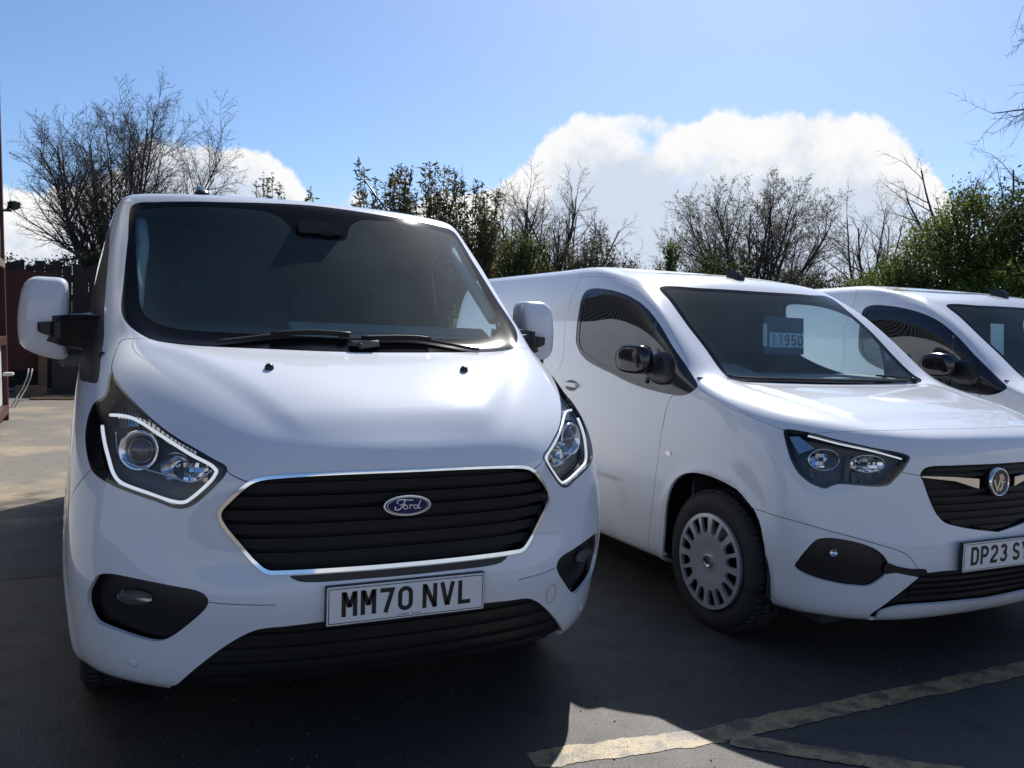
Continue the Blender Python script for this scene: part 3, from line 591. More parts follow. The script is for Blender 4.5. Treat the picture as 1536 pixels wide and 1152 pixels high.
SMALL_LINES = {
    'windscreen': [(-0.652, 1.691, 1.671), (-0.42, 1.628, 1.677), (-0.104, 1.6, 1.676), (0.255, 1.598, 1.67), (0.389, 1.593, 1.656), (0.453, 1.523, 1.597), (0.536, 1.333, 1.437), (0.615, 1.152, 1.281), (0.63, 1.039, 1.199), (0.551, 0.99, 1.176), (0.411, 0.968, 1.167), (-0.031, 0.97, 1.167), (-0.468, 0.99, 1.175), (-0.655, 0.992, 1.184), (-0.691, 1.021, 1.198), (-0.689, 1.06, 1.216), (-0.681, 1.21, 1.326), (-0.686, 1.383, 1.459), (-0.671, 1.563, 1.588)],
    'window': [(-0.872, 2.241, 1.346), (-0.855, 2.269, 1.437), (-0.835, 2.286, 1.528), (-0.813, 2.298, 1.612), (-0.798, 2.284, 1.654), (-0.791, 2.225, 1.673), (-0.793, 2.073, 1.668), (-0.799, 1.914, 1.647), (-0.806, 1.74, 1.608), (-0.812, 1.587, 1.549), (-0.826, 1.429, 1.454), (-0.845, 1.282, 1.344), (-0.854, 1.133, 1.237), (-0.884, 1.013, 1.165), (-0.894, 0.999, 1.149), (-0.907, 1.032, 1.121), (-0.909, 1.098, 1.101), (-0.908, 1.212, 1.1), (-0.906, 1.419, 1.113), (-0.902, 1.612, 1.139), (-0.898, 1.78, 1.174), (-0.894, 1.941, 1.204), (-0.889, 2.091, 1.243), (-0.882, 2.178, 1.287)],
    'glass': [(-0.87, 2.212, 1.355), (-0.855, 2.236, 1.437), (-0.836, 2.251, 1.524), (-0.818, 2.255, 1.595), (-0.807, 2.236, 1.632), (-0.802, 2.189, 1.647), (-0.804, 2.054, 1.643), (-0.808, 1.92, 1.628), (-0.814, 1.781, 1.597), (-0.824, 1.641, 1.546), (-0.838, 1.499, 1.468), (-0.856, 1.356, 1.37), (-0.867, 1.266, 1.3), (-0.88, 1.233, 1.256), (-0.905, 1.213, 1.138), (-0.906, 1.244, 1.118), (-0.904, 1.423, 1.13), (-0.9, 1.617, 1.158), (-0.896, 1.785, 1.193), (-0.892, 1.932, 1.224), (-0.885, 2.084, 1.27), (-0.879, 2.17, 1.307)],
    'headlight': [(-0.834, 0.46, 1.001), (-0.823, 0.448, 1.005), (-0.779, 0.386, 1), (-0.695, 0.282, 0.976), (-0.596, 0.197, 0.953), (-0.469, 0.126, 0.928), (-0.456, 0.119, 0.917), (-0.486, 0.12, 0.87), (-0.525, 0.127, 0.829), (-0.553, 0.135, 0.803), (-0.59, 0.15, 0.794), (-0.73, 0.237, 0.796), (-0.751, 0.252, 0.787), (-0.772, 0.267, 0.774), (-0.795, 0.289, 0.78), (-0.816, 0.314, 0.793), (-0.839, 0.352, 0.825), (-0.85, 0.391, 0.877), (-0.848, 0.43, 0.947)],
    'grille': [(-0.419, 0.095, 0.846), (-0.402, 0.094, 0.868), (-0.376, 0.09, 0.879), (-0.253, 0.071, 0.883), (0.015, 0.057, 0.884), (0.056, 0.058, 0.886), (0.032, 0.02, 0.585), (-0.007, 0.021, 0.59), (-0.132, 0.026, 0.607), (-0.227, 0.034, 0.623), (-0.311, 0.047, 0.646), (-0.349, 0.058, 0.68), (-0.385, 0.074, 0.75), (-0.409, 0.088, 0.819)],
    'fog': [(-0.852, 0.34, 0.429), (-0.848, 0.324, 0.462), (-0.826, 0.286, 0.529), (-0.809, 0.268, 0.558), (-0.786, 0.247, 0.57), (-0.741, 0.21, 0.572), (-0.66, 0.154, 0.556), (-0.607, 0.123, 0.531), (-0.576, 0.107, 0.499), (-0.561, 0.102, 0.465), (-0.568, 0.11, 0.43), (-0.593, 0.127, 0.4), (-0.62, 0.146, 0.377), (-0.669, 0.178, 0.373), (-0.72, 0.216, 0.376), (-0.795, 0.281, 0.391), (-0.831, 0.318, 0.407), (-0.846, 0.335, 0.419)],
    'strip': [(-0.57, 0.105, 0.479), (-0.532, 0.09, 0.469), (-0.476, 0.07, 0.458), (-0.402, 0.048, 0.451), (-0.396, 0.051, 0.419), (-0.471, 0.072, 0.426), (-0.528, 0.091, 0.437), (-0.574, 0.112, 0.433)],
    'intake': [(-0.414, 0.054, 0.431), (-0.369, 0.042, 0.441), (-0.228, 0.021, 0.444), (0.016, 0.014, 0.436), (0.043, 0.014, 0.435), (0.114, 0.053, 0.28), (0.075, 0.051, 0.281), (-0.255, 0.057, 0.291), (-0.495, 0.109, 0.284), (-0.554, 0.144, 0.254), (-0.537, 0.187, 0.21), (-0.554, 0.197, 0.209), (-0.583, 0.163, 0.246), (-0.551, 0.128, 0.293), (-0.487, 0.088, 0.363)],
    'shut_front': [(0.186, 0.161, 1.022), (-0.051, 0.166, 1.026), (-0.32, 0.189, 1.025), (-0.575, 0.246, 1.018), (-0.696, 0.313, 1.006), (-0.77, 0.372, 0.995), (-0.821, 0.437, 0.997), (-0.839, 0.471, 1.003)],
    'shut_side': [(-0.835, 0.459, 0.998), (-0.846, 0.493, 1.009), (-0.879, 0.631, 1.046), (-0.899, 0.799, 1.085), (-0.898, 0.91, 1.12), (-0.892, 1.001, 1.152)],
    'bumper_side': [(-0.913, 0.549, 0.647), (-0.904, 0.465, 0.64), (-0.852, 0.323, 0.624), (-0.74, 0.212, 0.594), (-0.602, 0.123, 0.556), (-0.536, 0.091, 0.536), (-0.489, 0.073, 0.514), (-0.459, 0.063, 0.478), (-0.437, 0.059, 0.446)],
    'bumper_top': [(-0.499, 0.122, 0.857), (-0.463, 0.108, 0.849), (-0.411, 0.092, 0.841)],
    'door_front': [(-0.909, 1.16, 1.101), (-0.91, 1.2, 1.071), (-0.917, 1.234, 0.948), (-0.92, 1.271, 0.712), (-0.918, 1.301, 0.503), (-0.909, 1.332, 0.323)],
    'door_rear': [(-0.592, 2.624, 1.833), (-0.734, 2.429, 1.78), (-0.791, 2.407, 1.67), (-0.824, 2.419, 1.572), (-0.859, 2.414, 1.419), (-0.901, 2.415, 1.152), (-0.916, 2.436, 0.968), (-0.92, 2.475, 0.75), (-0.918, 2.526, 0.517), (-0.887, 2.594, 0.249)],
    'crease': [(-0.919, 1.939, 0.608), (-0.919, 1.826, 0.606), (-0.919, 1.739, 0.59), (-0.919, 1.646, 0.567), (-0.919, 1.591, 0.543), (-0.917, 1.521, 0.479), (-0.916, 1.527, 0.444), (-0.916, 1.607, 0.447), (-0.917, 1.887, 0.452), (-0.917, 2.05, 0.458)],
    'spots': [(-0.771, 0.299, 0.885), (-0.626, 0.19, 0.882), (-0.754, 0.218, 0.509), (-0.92, 1.173, 0.802), (-0.909, 2.215, 1.076), (-0.008, 0.044, 0.808), (-0.034, 1.672, 1.722), (0.04, 1.473, 1.58)],
    'arch': [(-0.904, 1.211, 0.291), (-0.914, 1.197, 0.382), (-0.918, 1.183, 0.499), (-0.92, 1.148, 0.608), (-0.921, 1.102, 0.677), (-0.921, 1.028, 0.72), (-0.921, 0.95, 0.74), (-0.921, 0.858, 0.744), (-0.92, 0.738, 0.732), (-0.918, 0.642, 0.712), (-0.915, 0.576, 0.675), (-0.911, 0.516, 0.627), (-0.907, 0.477, 0.555), (-0.898, 0.458, 0.447), (-0.882, 0.455, 0.325), (-0.861, 0.46, 0.253)],
    'bar': [(-0.414, 0.092, 0.838), (-0.291, 0.066, 0.829), (-0.133, 0.048, 0.807)],
    'card': [(-0.185, 1.354, 1.48), (0.227, 1.448, 1.556), (-0.047, 1.16, 1.315), (-0.309, 1.166, 1.317)],
    'tiles': [(-0.198, 1.293, 1.428), (0.101, 1.328, 1.459), (-0.008, 1.213, 1.361), (-0.278, 1.198, 1.345)],
    'hl_strip': [(-0.779, 0.374, 0.99), (-0.699, 0.278, 0.965), (-0.599, 0.194, 0.942), (-0.487, 0.129, 0.911)],
    'hl_div': [(-0.816, 0.422, 0.99), (-0.795, 0.362, 0.954), (-0.783, 0.313, 0.889)],
    'sill': [(-0.919, 3.32, 0.625), (-0.91, 1.852, 0.333), (-0.907, 1.499, 0.31), (-0.904, 1.217, 0.29)],
    'wiper': [(-0.703, 1.016, 1.199), (-0.446, 1.015, 1.187), (-0.001, 1, 1.181), (0.551, 0.999, 1.179)],
}
PAPER = [(-0.531, 1.448, 1.528), (-0.356, 1.474, 1.57), (-0.652, 1.198, 1.316), (-0.789, 1.19, 1.309)]
# ---------------------------------------------------------------- vans
def sm(x, a, b):
    t = np.clip((x-a)/(b-a), 0, 1); return t*t*(3-2*t)
def part(root, name, skin, faces, m, off=0.0, rim=.012, mirror='join', label=None):
    v, f, n = skin.mesh(faces, off, rim, mirror); o = mk(name, v, f, m, root, normals=n)
    if label: o['label'] = label
    return o
def sides(root, name, skin, faces, m, off=0.0, rim=.012):
    return [part(root, name, skin, faces, m, off, rim, k) for k in ('half', 'mirrored')]
def mid_fix(c):
    """an inset outline of a region that spans the middle: put its ends back on the middle line"""
    c = c.copy(); c[:, 0] = np.maximum(c[:, 0], 0); c[0] = (0, c[2][1]); c[1, 1] = c[2, 1]; c[-1] = (0, c[-3][1]); c[-2, 1] = c[-3, 1]; return c
def to_mid(c):
    c = c.copy(); c[:, 0] = np.where(c[:, 0] < .03, -.01, c[:, 0]); return c
def mx(P, sx): return [(p[0]*sx, p[1], p[2]) for p in P]
def surf_pts(skin, pts, off):
    p, n = skin.at(pts); return p+n*off
def side_frame(skin, pt, off, sx, n=None):
    p, nn = skin.at([pt]); p = p[0]+nn[0]*off; d = nn[0] if n is None else np.array(n, float)
    return frame((p[0]*sx, p[1], p[2]), (d[0]*sx, d[1], d[2]))

def wheel(root, x, y, r, w, rim_r, sx):
    """x: outer face; sx -1 on the side towards the camera"""
    M = Matrix(((0, 0, sx, x*sx), (1, 0, 0, y), (0, 1, 0, r), (0, 0, 0, 1))) if sx > 0 else Matrix(((0, 0, sx, x*sx), (-1, 0, 0, y), (0, 1, 0, r), (0, 0, 0, 1)))
    hub = Geo().lathe([(.02, -w*.75), (rim_r-.01, -w*.75), (rim_r-.01, -.045), (.03, -.045)], M, 40).build('wheel', 'black_plastic', root, True)
    g = Geo(); pr = [(rim_r-.012, -w), (rim_r+.01, -w-.004), (r-.035, -w-.006), (r-.008, -w+.014), (r, -w*.78), (r-.0005, -w*.5), (r, -w*.22), (r-.008, -.014), (r-.035, .004), (rim_r+.028, .003), (rim_r+.008, -.006), (rim_r-.012, -.012)]
    g.lathe(pr, M, 64, False)
    for k in range(64):                                       # tread blocks
        for a, b in ((.10, .30), (.36, .64), (.70, .90)):
            c0, c1 = 2*math.pi*(k+.12)/64, 2*math.pi*(k+.84)/64
            v = [M @ Vector((rr*math.cos(c), rr*math.sin(c), -w*h)) for rr in (r-.004, r+.005) for c in (c0, c1) for h in (a, b)]
            g.add(v, [(4, 5, 7, 6), (0, 4, 6, 2), (1, 3, 7, 5), (0, 1, 5, 4), (2, 6, 7, 3)])
    g.build('tyre', 'rubber', hub, True)
    # hub cap: dome, sixteen slots in pairs, outer ring
    def zz(q): return .004+.012*math.sqrt(max(0, 1-(q/(rim_r+.02))**2))-.012*math.exp(-((q-.05)/.05)**2)+.004
    rad = [0.012, .03, .05, .075, .10, rim_r*.60, rim_r*.66, rim_r*.72, rim_r*.80, rim_r*.86, rim_r*.92, rim_r*.965, rim_r]
    seg = 8*24; v = [M @ Vector((q*math.cos(2*math.pi*k/seg), q*math.sin(2*math.pi*k/seg), zz(q))) for q in rad for k in range(seg)]; f = []
    def slot(i, k): return 5 <= i <= 9 and ((2 <= k % 24 <= 9 and not (i == 5 and k % 24 in (2, 9))) or (13 <= k % 24 <= 20 and not (i == 5 and k % 24 in (13, 20))))
    for i in range(len(rad)-1):
        for k in range(seg):
            if not slot(i, k): f.append((i*seg+k, i*seg+(k+1) % seg, (i+1)*seg+(k+1) % seg, (i+1)*seg+k))
    edge = {}
    for q in f:
        for a in range(4): edge[(q[a], q[(a+1) % 4])] = 1
    nv = len(v); back = {}
    for (a, b) in list(edge):
        if (b, a) in edge: continue
        for t in (a, b):
            if t not in back: back[t] = len(v); v.append(Vector(v[t])-(M.col[2].xyz)*.016)
        f.append((b, a, back[a], back[b]))
    f.append(tuple(range(seg))[::-1])
    cap = mk('hub_cap', v, f, 'wheel_silver', hub, smooth=True)
    Geo().lathe([(.030, .0165), (.031, .0195), (.027, .0205), (.025, .0185), (.001, .0185)], M, 28).build('hub_badge', 'bright_chrome', hub, True)
    try:
        cap.data.set_sharp_from_angle(angle=R(35))
    except Exception: pass
    return hub

def mirror_head(root, prof, y0, depth, m_shell, arm_fn, sx, glass='reflector'):
    """prof: outline (x, z) seen from the front; bulging towards the front, mirror glass at the back"""
    P = smooth_line(np.array([(x, 0, z) for x, z in prof], float), True, .02)[:, [0, 2]]; c = P.mean(0)
    rings = []
    for k, d in ((.30, -.040), (.60, -.036), (.84, -.026), (.945, -.012), (.99, .010), (1, .03), (1, depth*.7), (.97, depth), (.93, depth+.004)):
        rings.append([((c[0]+(p[0]-c[0])*k)*sx, y0+d, c[1]+(p[1]-c[1])*k) for p in P])
    o = Geo().rings(rings).build('door_mirror', m_shell, root, True)
    bm = bmesh.new(); bm.from_mesh(o.data); bmesh.ops.recalc_face_normals(bm, faces=bm.faces); bm.to_mesh(o.data); bm.free()
    poly = [((c[0]+(p[0]-c[0])*.88)*sx, y0+depth+.006, c[1]+(p[1]-c[1])*.88) for p in P]
    mk('mirror_glass', poly, [tuple(range(len(poly)))], glass, o, smooth=False)
    arm_fn(o, sx); return o

def plate(root, text, y, z, w=.52, h=.111, tilt=0, gaps=33):
    M = frame((0, y, z), (0, -math.cos(tilt), math.sin(tilt)))
    b = Geo().box(-w/2-.008, w/2+.008, -h/2-.008, h/2+.008, -.02, -.001, M=M).build('number_plate', 'black_plastic', root, bevel=.003)
    Geo().box(-w/2-.005, w/2+.005, -h/2-.005, h/2+.005, -.004, .002, M=M).build('plate_face', 'plate_white', b, bevel=.002)
    g = Geo(); g.ribbon([(-w/2+.001, -h/2+.001), (w/2-.001, -h/2+.001), (w/2-.001, h/2-.001), (-w/2+.001, h/2-.001)], .0025, M, .0026, True)
    write(g, text, M @ Matrix.Translation((0, .004, .003)), .079, -text_width(text, .079, gap=gaps)/2, gap=gaps)
    g.build('plate_characters', 'plate_black', b)
    if text.startswith('MM'):
        g = Geo(); q = random.Random(3)
        for x0 in (-.035, .012):
            x = x0
            while x < x0+.034: g.ribbon([(x, -h/2+.006), (x, -h/2+.006+q.choice((.004, .0055)))], .0014, M, .003); x += .0034
        g.build('dealer_mark', 'plate_black', b)

def seats(root, xs, y, zb, zt, w=.46):
    for x in xs:
        o = Geo().box(x-w/2, x+w/2, y-.40, y+.02, zb, zb+.16).build('seat', 'seat_cloth', root, bevel=.04)
        M = Matrix.Translation((x, y, zb+.12)) @ Matrix.Rotation(R(-14), 4, 'X')
        Geo().box(-w/2, w/2, -.05, .09, 0, zt-zb-.30, M=M).build('backrest', 'seat_cloth', o, bevel=.04)
        Geo().box(-.13, .13, -.04, .06, zt-zb-.27, zt-zb-.06, M=M).build('headrest', 'seat_cloth', o, bevel=.035)
def steering(root, x, y, z, r=.19):
    M = Matrix.Translation((x, y, z)) @ Matrix.Rotation(R(62), 4, 'X')
    g = Geo().tube([M @ Vector((r*math.cos(a*math.pi/16), r*math.sin(a*math.pi/16), 0)) for a in range(32)], .016, 8, True)
    for a in (0, 180, 270): g.tube([M @ Vector((0, 0, -.02)), M @ Vector((r*math.cos(R(a)), r*math.sin(R(a)), 0))], .018, 8)
    g.tube([M @ Vector((0, 0, -.01)), M @ Vector((0, 0, -.3))], .05, 10).build('steering_wheel', 'cabin_dark', root, True)

# ---- the large van, nearest the camera
def d_ford(p):
    x, y, z = np.abs(p[:, 0]), p[:, 1], p[:, 2]
    xl = .36+(y-.17)/.59*.37
    bon = sm(z, .97, 1.06)*sm(y, .10, .22)*(1-sm(y, .66, .80))*(1-sm(x, .82, .86))
    d = bon*.010*sm(xl-x, -.055, .055)
    rr = np.hypot(y-.99, z-.36); d += .010*np.exp(-((rr-.43)/.035)**2)*sm(x, .9, .97)
    d += .006*sm(z, .56, .525)*sm(x, .2, .5)*sm(.62-x, -.3, .0)*0
    return d

def big_van():
    b = Body(ford_net(), disp=d_ford); s = Skin(b); L = FORD_LINES
    s.outline_mid('frit', L['windscreen']); s.outline_mid('windscreen', L['clear'])
    win = [tuple(q) for q in L['trim_front'][1:]]+[(-.935, .86, 1.155), (-.955, 1.02, 1.185), (-.96, 1.2, 1.205), (-.962, 1.5, 1.218), (-.962, 1.8, 1.228), (-.962, 2.1, 1.245), (-.96, 2.2, 1.27), (-.945, 2.25, 1.38), (-.91, 2.25, 1.6), (-.88, 2.22, 1.75), (-.865, 2.12, 1.81), (-.86, 1.95, 1.825), (-.858, 1.78, 1.815)]
    s.outline('window_trim', win)
    pane = [(1.42, 1.25), (1.44, 1.50), (1.55, 1.66), (1.70, 1.755), (1.95, 1.785), (2.10, 1.77), (2.17, 1.71), (2.20, 1.58), (2.205, 1.36), (2.15, 1.285), (2.0, 1.262), (1.7, 1.24), (1.52, 1.225)]
    s.outline('side_window', pane, 'side')
    quarter = [(1.22, 1.24), (1.25, 1.36), (1.33, 1.47), (1.39, 1.53), (1.395, 1.40), (1.375, 1.24)]
    s.outline('side_window', quarter, 'side')
    hc = s.outline('bezel', L['headlight']); s.add('lens', s.inset(hc, .010))
    gc = s.outline_mid('surround', L['grille'])
    gi = mid_fix(s.inset(gc, .0125)); s.add('grille', gi); wi = gi.copy(); wi[:, 0] = np.where(wi[:, 0] < .03, -.01, wi[:, 0])
    for k in range(6): s.band('slat', .655+k*.043, .684+k*.043, .62, wi)
    s.outline_mid('lip', L['lip']); s.outline('fog', L['fog'])
    P = smooth_line(np.array([q for q in L['intake'][:7]]+[(-.13, .008, .466), (0, .006, .465)]), False)
    ic = s.b.chart(*s.b.near(P)); dd = ic[0]-ic[4]; dd = dd/abs(dd[1]); ic = np.concatenate([[ic[0]+dd*(ic[0, 1]+.1)], ic, [[0, ic[-1, 1]], [0, -.1]]]); s.add('intake', ic)
    for z0, z1 in ((.265, .285), (.315, .335), (.365, .385), (.415, .432)): s.band('intake_slat', z0, z1, .6, to_mid(s.inset(ic, .012)))
    s.arch('arch', .99, .36, .395, .40); s.arch('arch', 3.92, .36, .395, .40)
    s.gap(L['bonnet_a'], .005); s.gap(L['bonnet_b'], .004)
    s.gap([(p[0], p[1], p[2]) for p in L['bumper_seam'] if p[0] < -.28], .003)
    s.gap([(.885, .40, .93), (.945, .45, .86), (.985, .58, .70), (.99, .72, .60)], .004)
    s.gap([(1.12, 1.13), (1.30, 1.0), (1.40, .85), (1.42, .6), (1.40, .22)], .004, 'side')
    s.gap([(2.20, 1.80), (2.27, 1.7), (2.30, 1.3), (2.30, .7), (2.28, .22)], .004, 'side')
    s.gap([(.70, 1.70, 1.965), (.69, 2.2, 1.985), (.69, 3.0, 1.99), (.69, 4.6, 1.99)], .008)
    s.build()
    root = thing('parked_van', 'large white panel van in front, tall dark windscreen and wide black grille, plate MM70 NVL', 'van', (.911, 2.625, 0), 0, 'white vans parked in a row')
    cs = s.components('body'); body_i = s.pick(cs, (.95, 3.0, 1.2)); used = {body_i}
    def take(name, pts, mode):
        idx = sorted({s.pick(cs, q) for q in pts}-used); used.update(idx)
        if idx: part(root, name, s, np.concatenate([cs[i] for i in idx]), 'white_paint', 0, .014, mode) if mode == 'join' else sides(root, name, s, np.concatenate([cs[i] for i in idx]), 'white_paint', 0, .014)
    take('bonnet', [(.1, .4, 1.19)], 'join'); take('bumper', [(.75, .22, .75), (.2, .01, .57), (.75, .22, .32), (.0, .0, .5), (.4, .03, .5)], 'join')
    take('door', [(.98, 1.9, .8)], 'pair')
    part(root, 'body_shell', s, np.concatenate([cs[i] for i in range(len(cs)) if i == body_i or i not in used]), 'white_paint', 0, .014)
    part(root, 'panel_gap', s, s.faces('gap'), 'black_plastic', -.012, 0)['kind'] = 'stuff'
    ws = part(root, 'windscreen', s, s.faces('windscreen'), 'windscreen_glass', -.002, 0)
    part(ws, 'screen_border', s, s.faces('frit'), 'black_glass', -.002, .006)
    sides(root, 'window_trim', s, s.faces('window_trim'), 'black_plastic', -.002, .01)
    sides(root, 'side_window', s, s.faces('side_window'), 'side_glass', -.004, 0)
    # headlights
    for mode, sx in (('half', 1), ('mirrored', -1)):
        h = part(root, 'headlight', s, s.faces('bezel'), 'gloss_black', .001, .05, mode)
        part(h, 'housing', s, s.faces('lens'), 'lamp_inner', -.062, 0, mode)
        dl = s.at(smooth_line(np.array(L['drl_lower']), False)); dt = s.at(smooth_line(np.array(L['drl_top']), False))
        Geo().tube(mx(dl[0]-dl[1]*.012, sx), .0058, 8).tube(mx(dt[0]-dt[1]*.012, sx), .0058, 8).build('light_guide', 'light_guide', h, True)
        bo = s.at(smooth_line(np.array(L['bowl']), False)); Geo().tube(mx(bo[0]-bo[1]*.03, sx), .003, 6).build('trim_line', 'bright_chrome', h, True)
        M = side_frame(s, (-.803, .339, .994), -.045, sx, (.42, -.9, .08))
        Geo().lathe([(.062, .012), (.066, .016), (.060, .020), (.047, .006), (.040, .000)], M, 32, False).build('reflector_ring', 'reflector', h, True)
        Geo().lathe([(.041, .0), (.036, .012), (.024, .020), (.010, .0235), (0.001, .024)], M, 28).build('projector_lens', 'projector_lens', h, True)
        M = side_frame(s, (-.702, .24, .948), -.05, sx, (.35, -.93, .1))
        Geo().lathe([(.046, .024), (.044, .018), (.036, -.004), (.020, -.016), (.006, -.018), (.006, .006), (.001, .008)], M, 28).build('reflector_bowl', 'reflector', h, True)
        M = side_frame(s, (-.650, .195, .928), -.040, sx, (.35, -.92, .1))
        facets(Geo(), M, .075, .06, 5, 4, .014, 5, .5).build('reflector_panel', 'reflector', h)
        p = surf_pts(s, [(-.86, .44, 1.06), (-.80, .40, 1.068), (-.72, .29, 1.02), (-.64, .20, .975)], -.03)
        q = surf_pts(s, [(-.86, .50, 1.115), (-.79, .43, 1.095), (-.70, .295, 1.03), (-.63, .21, .99)], -.008)
        g = Geo()
        for i in range(3):
            for j in range(7):
                a, c = (j+.08)/7, (j+.80)/7
                v = [p[i]*(1-a)+p[i+1]*a, p[i]*(1-c)+p[i+1]*c, q[i]*(1-c)+q[i+1]*c, q[i]*(1-a)+q[i+1]*a]
                g.add(mx(v, sx), [(0, 1, 2, 3)])
        g.build('reflector_fins', 'bright_chrome', h)
        part(h, 'lens', s, s.faces('lens'), 'lens_glass', .002, 0, mode)
    # grille
    gr = part(root, 'grille', s, s.faces('grille', 'slat'), 'grille_black', -.045, 0)
    part(gr, 'grille_slats', s, s.faces('slat'), 'grille_black', -.016, .022)['kind'] = 'stuff'
    part(root, 'grille_surround', s, s.faces('surround'), 'chrome', .006, .03)
    part(root, 'grille_lip', s, s.faces('lip'), 'black_plastic', -.004, .03)
    it = part(root, 'lower_intake', s, s.faces('intake', 'intake_slat'), 'black_plastic', -.022, .0)
    part(it, 'intake_slats', s, s.faces('intake_slat'), 'black_plastic', -.008, .012)['kind'] = 'stuff'
    for o in sides(root, 'fog_lamp_recess', s, s.faces('fog'), 'black_plastic', -.035, .0): pass
    # walls of the recesses
    for mode, sx in (('half', 1), ('mirrored', -1)):
        M = side_frame(s, (-.815, .232, .53), -.03, sx, (.45, -.9, 0))
        ov = [(x*.056, y*.024) for x, y in arc(0, 0, 1, 1, 0, 345, 23)]
        o = Geo().prism([(x*1.12, y*1.2) for x, y in ov], M, -.012, .0).build('fog_lamp', 'black_plastic', root, bevel=.003)
        g = Geo().rings([[M @ Vector((x*k, y*k, d)) for x, y in ov] for k, d in ((1, .010), (.8, .004), (.45, .0015), (.1, .001))])
        g.build('fog_reflector', 'lamp_inner', o)
        for kx, sd in ((-.034, 3), (.030, 8)): facets(Geo(), M @ Matrix.Translation((kx, .004, .008)), .030, .026, 4, 4, .003, sd, .5).build('fog_facets', 'reflector', o)
        g = Geo()
        for k in range(6): g.box(.014+k*.006, .017+k*.006, -.016, .016, .006, .011, M=M)
        g.build('lens_ribs', 'lens_glass', o)
        Geo().rings([[M @ Vector((x*k, y*k, d)) for x, y in ov] for k, d in ((1, .011), (.8, .016), (.3, .0185), (.05, .019))]).build('fog_lens', 'lens_glass', o, True)
        M = side_frame(s, (-.801, .253, .322), .001, sx)
        Geo().lathe([(.014, 0), (.014, .002), (.011, .004), (.001, .0045)], M, 20).build('parking_sensor', 'white_paint', root, True)
    M = side_frame(s, (.579, .092, .447), .001, 1)
    Geo().ribbon([(.028*math.cos(a*math.pi/16), .034*math.sin(a*math.pi/16)) for a in range(32)], .0018, M, .0005, True).build('tow_cover', 'grey_plastic', root)
    # badge
    M = frame((0, .022, .817), (0, -1, .10)); ell = [(.080*math.cos(a*math.pi/32), .033*math.sin(a*math.pi/32)) for a in range(64)]
    bd = Geo().prism(ell, M, -.03, .004).build('badge', 'chrome', root, bevel=.002)
    Geo().prism([(x*.93, y*.88) for x, y in ell], M, .0035, .006).build('badge_oval', 'badge_blue', bd)
    g = Geo(); k = .083
    for ln, w in (([(-.40, .12), (-.44, .18), (-.40, .26), (-.30, .30), (-.16, .30), (.02, .27), (.14, .26), (.22, .29)], .05), ([(-.12, .28), (-.15, .16), (-.22, .0), (-.30, -.12), (-.40, -.19), (-.50, -.17), (-.53, -.09), (-.48, -.03)], .06),
                  ([(-.34, .04), (-.22, .06), (-.10, .05)], .04), ([(-.10+.085*math.cos(t*math.pi/8), -.075+.095*math.sin(t*math.pi/8)) for t in range(17)], .04),
                  ([(.05, .01), (.10, .02), (.09, -.08), (.06, -.17)], .045), ([(.09, -.04), (.16, .02), (.22, .01)], .04), ([(.32+.085*math.cos(t*math.pi/8), -.08+.09*math.sin(t*math.pi/8)) for t in range(17)], .04),
                  ([(.53, .24), (.47, .10), (.42, -.10), (.44, -.16), (.52, -.13)], .045)):
        P = smooth_line(np.array([(x, y, 0) for x, y in ln], float), False, .03); g.ribbon([(p[0]*k, p[1]*k*.78) for p in P], w*k*.62, M, .0066)
    for sc in (.86,): g.ribbon([(x*sc, y*sc*.96) for x, y in ell], .0014, M, .0066, True)
    g.build('badge_script', 'bright_chrome', bd)
    plate(root, 'MM70 NVL', -.012, .520)
    # wipers and washers
    for key, up in (('wiper_a', .014), ('wiper_b', .014)):
        p, n = s.at(smooth_line(np.array(L[key]), False, .03)); sgn = np.sign(L[key][1][0])
        P = p*np.array([sgn, 1, 1]); N = n*np.array([sgn, 1, 1])
        w = Geo().tube(P+N*.010, .007, 6).build('wiper', 'rubber', root, True)
        Geo().tube(P[len(P)//3:]+N[len(P)//3:]*.022 if key == 'wiper_a' else P[:2*len(P)//3]+N[:2*len(P)//3]*.022, .005, 6).build('wiper_arm', 'black_plastic', w, True)
    Geo().tube([(.02, .70, 1.315), (.10, .72, 1.325)], .014, 8).box(-.01, .09, .70, .74, 1.325, 1.335).build('wiper_pivot', 'grey_plastic', root)
    for sx in (1, -1):
        M = side_frame(s, (-.366, .467, 1.224), 0, sx); Geo().lathe([(.016, 0), (.016, .006), (.011, .016), (.004, .019), (.001, .019)], M, 16).build('washer_nozzle', 'black_plastic', root, True)
    # roof fittings
    Geo().rings([[( -.47+dx*k, 1.72+dy*k+o, z) for dx, dy in ((-.035, -.07), (.035, -.07), (.03, .09), (-.03, .09))] for k, o, z in ((1, 0, 1.965), (.85, 0, 1.99), (.45, .03, 2.02), (.2, .04, 2.028))]).build('aerial_fin', 'gloss_black', root, True)
    Geo().tube([(.45, 1.74, 1.98), (.445, 1.76, 2.0)], .012, 8).tube([(.445, 1.76, 1.995), (.385, 1.98, 2.18)], .0045, 6).build('aerial', 'black_plastic', root, True)
    Geo().box(-.10, .10, 1.30, 1.38, 1.80, 1.86).tube([(0, 1.36, 1.83), (0, 1.30, 1.805), (.05, 1.285, 1.80)], .012, 8).build('sensor_housing', 'cabin_dark', root, bevel=.01)
    # mirrors
    prof = [(1.012, 1.30), (1.008, 1.40), (1.010, 1.50), (1.014, 1.530), (1.03, 1.545), (1.08, 1.548), (1.135, 1.545), (1.165, 1.520), (1.186, 1.43), (1.19, 1.36), (1.18, 1.28), (1.15, 1.252), (1.06, 1.222), (1.02, 1.226)]
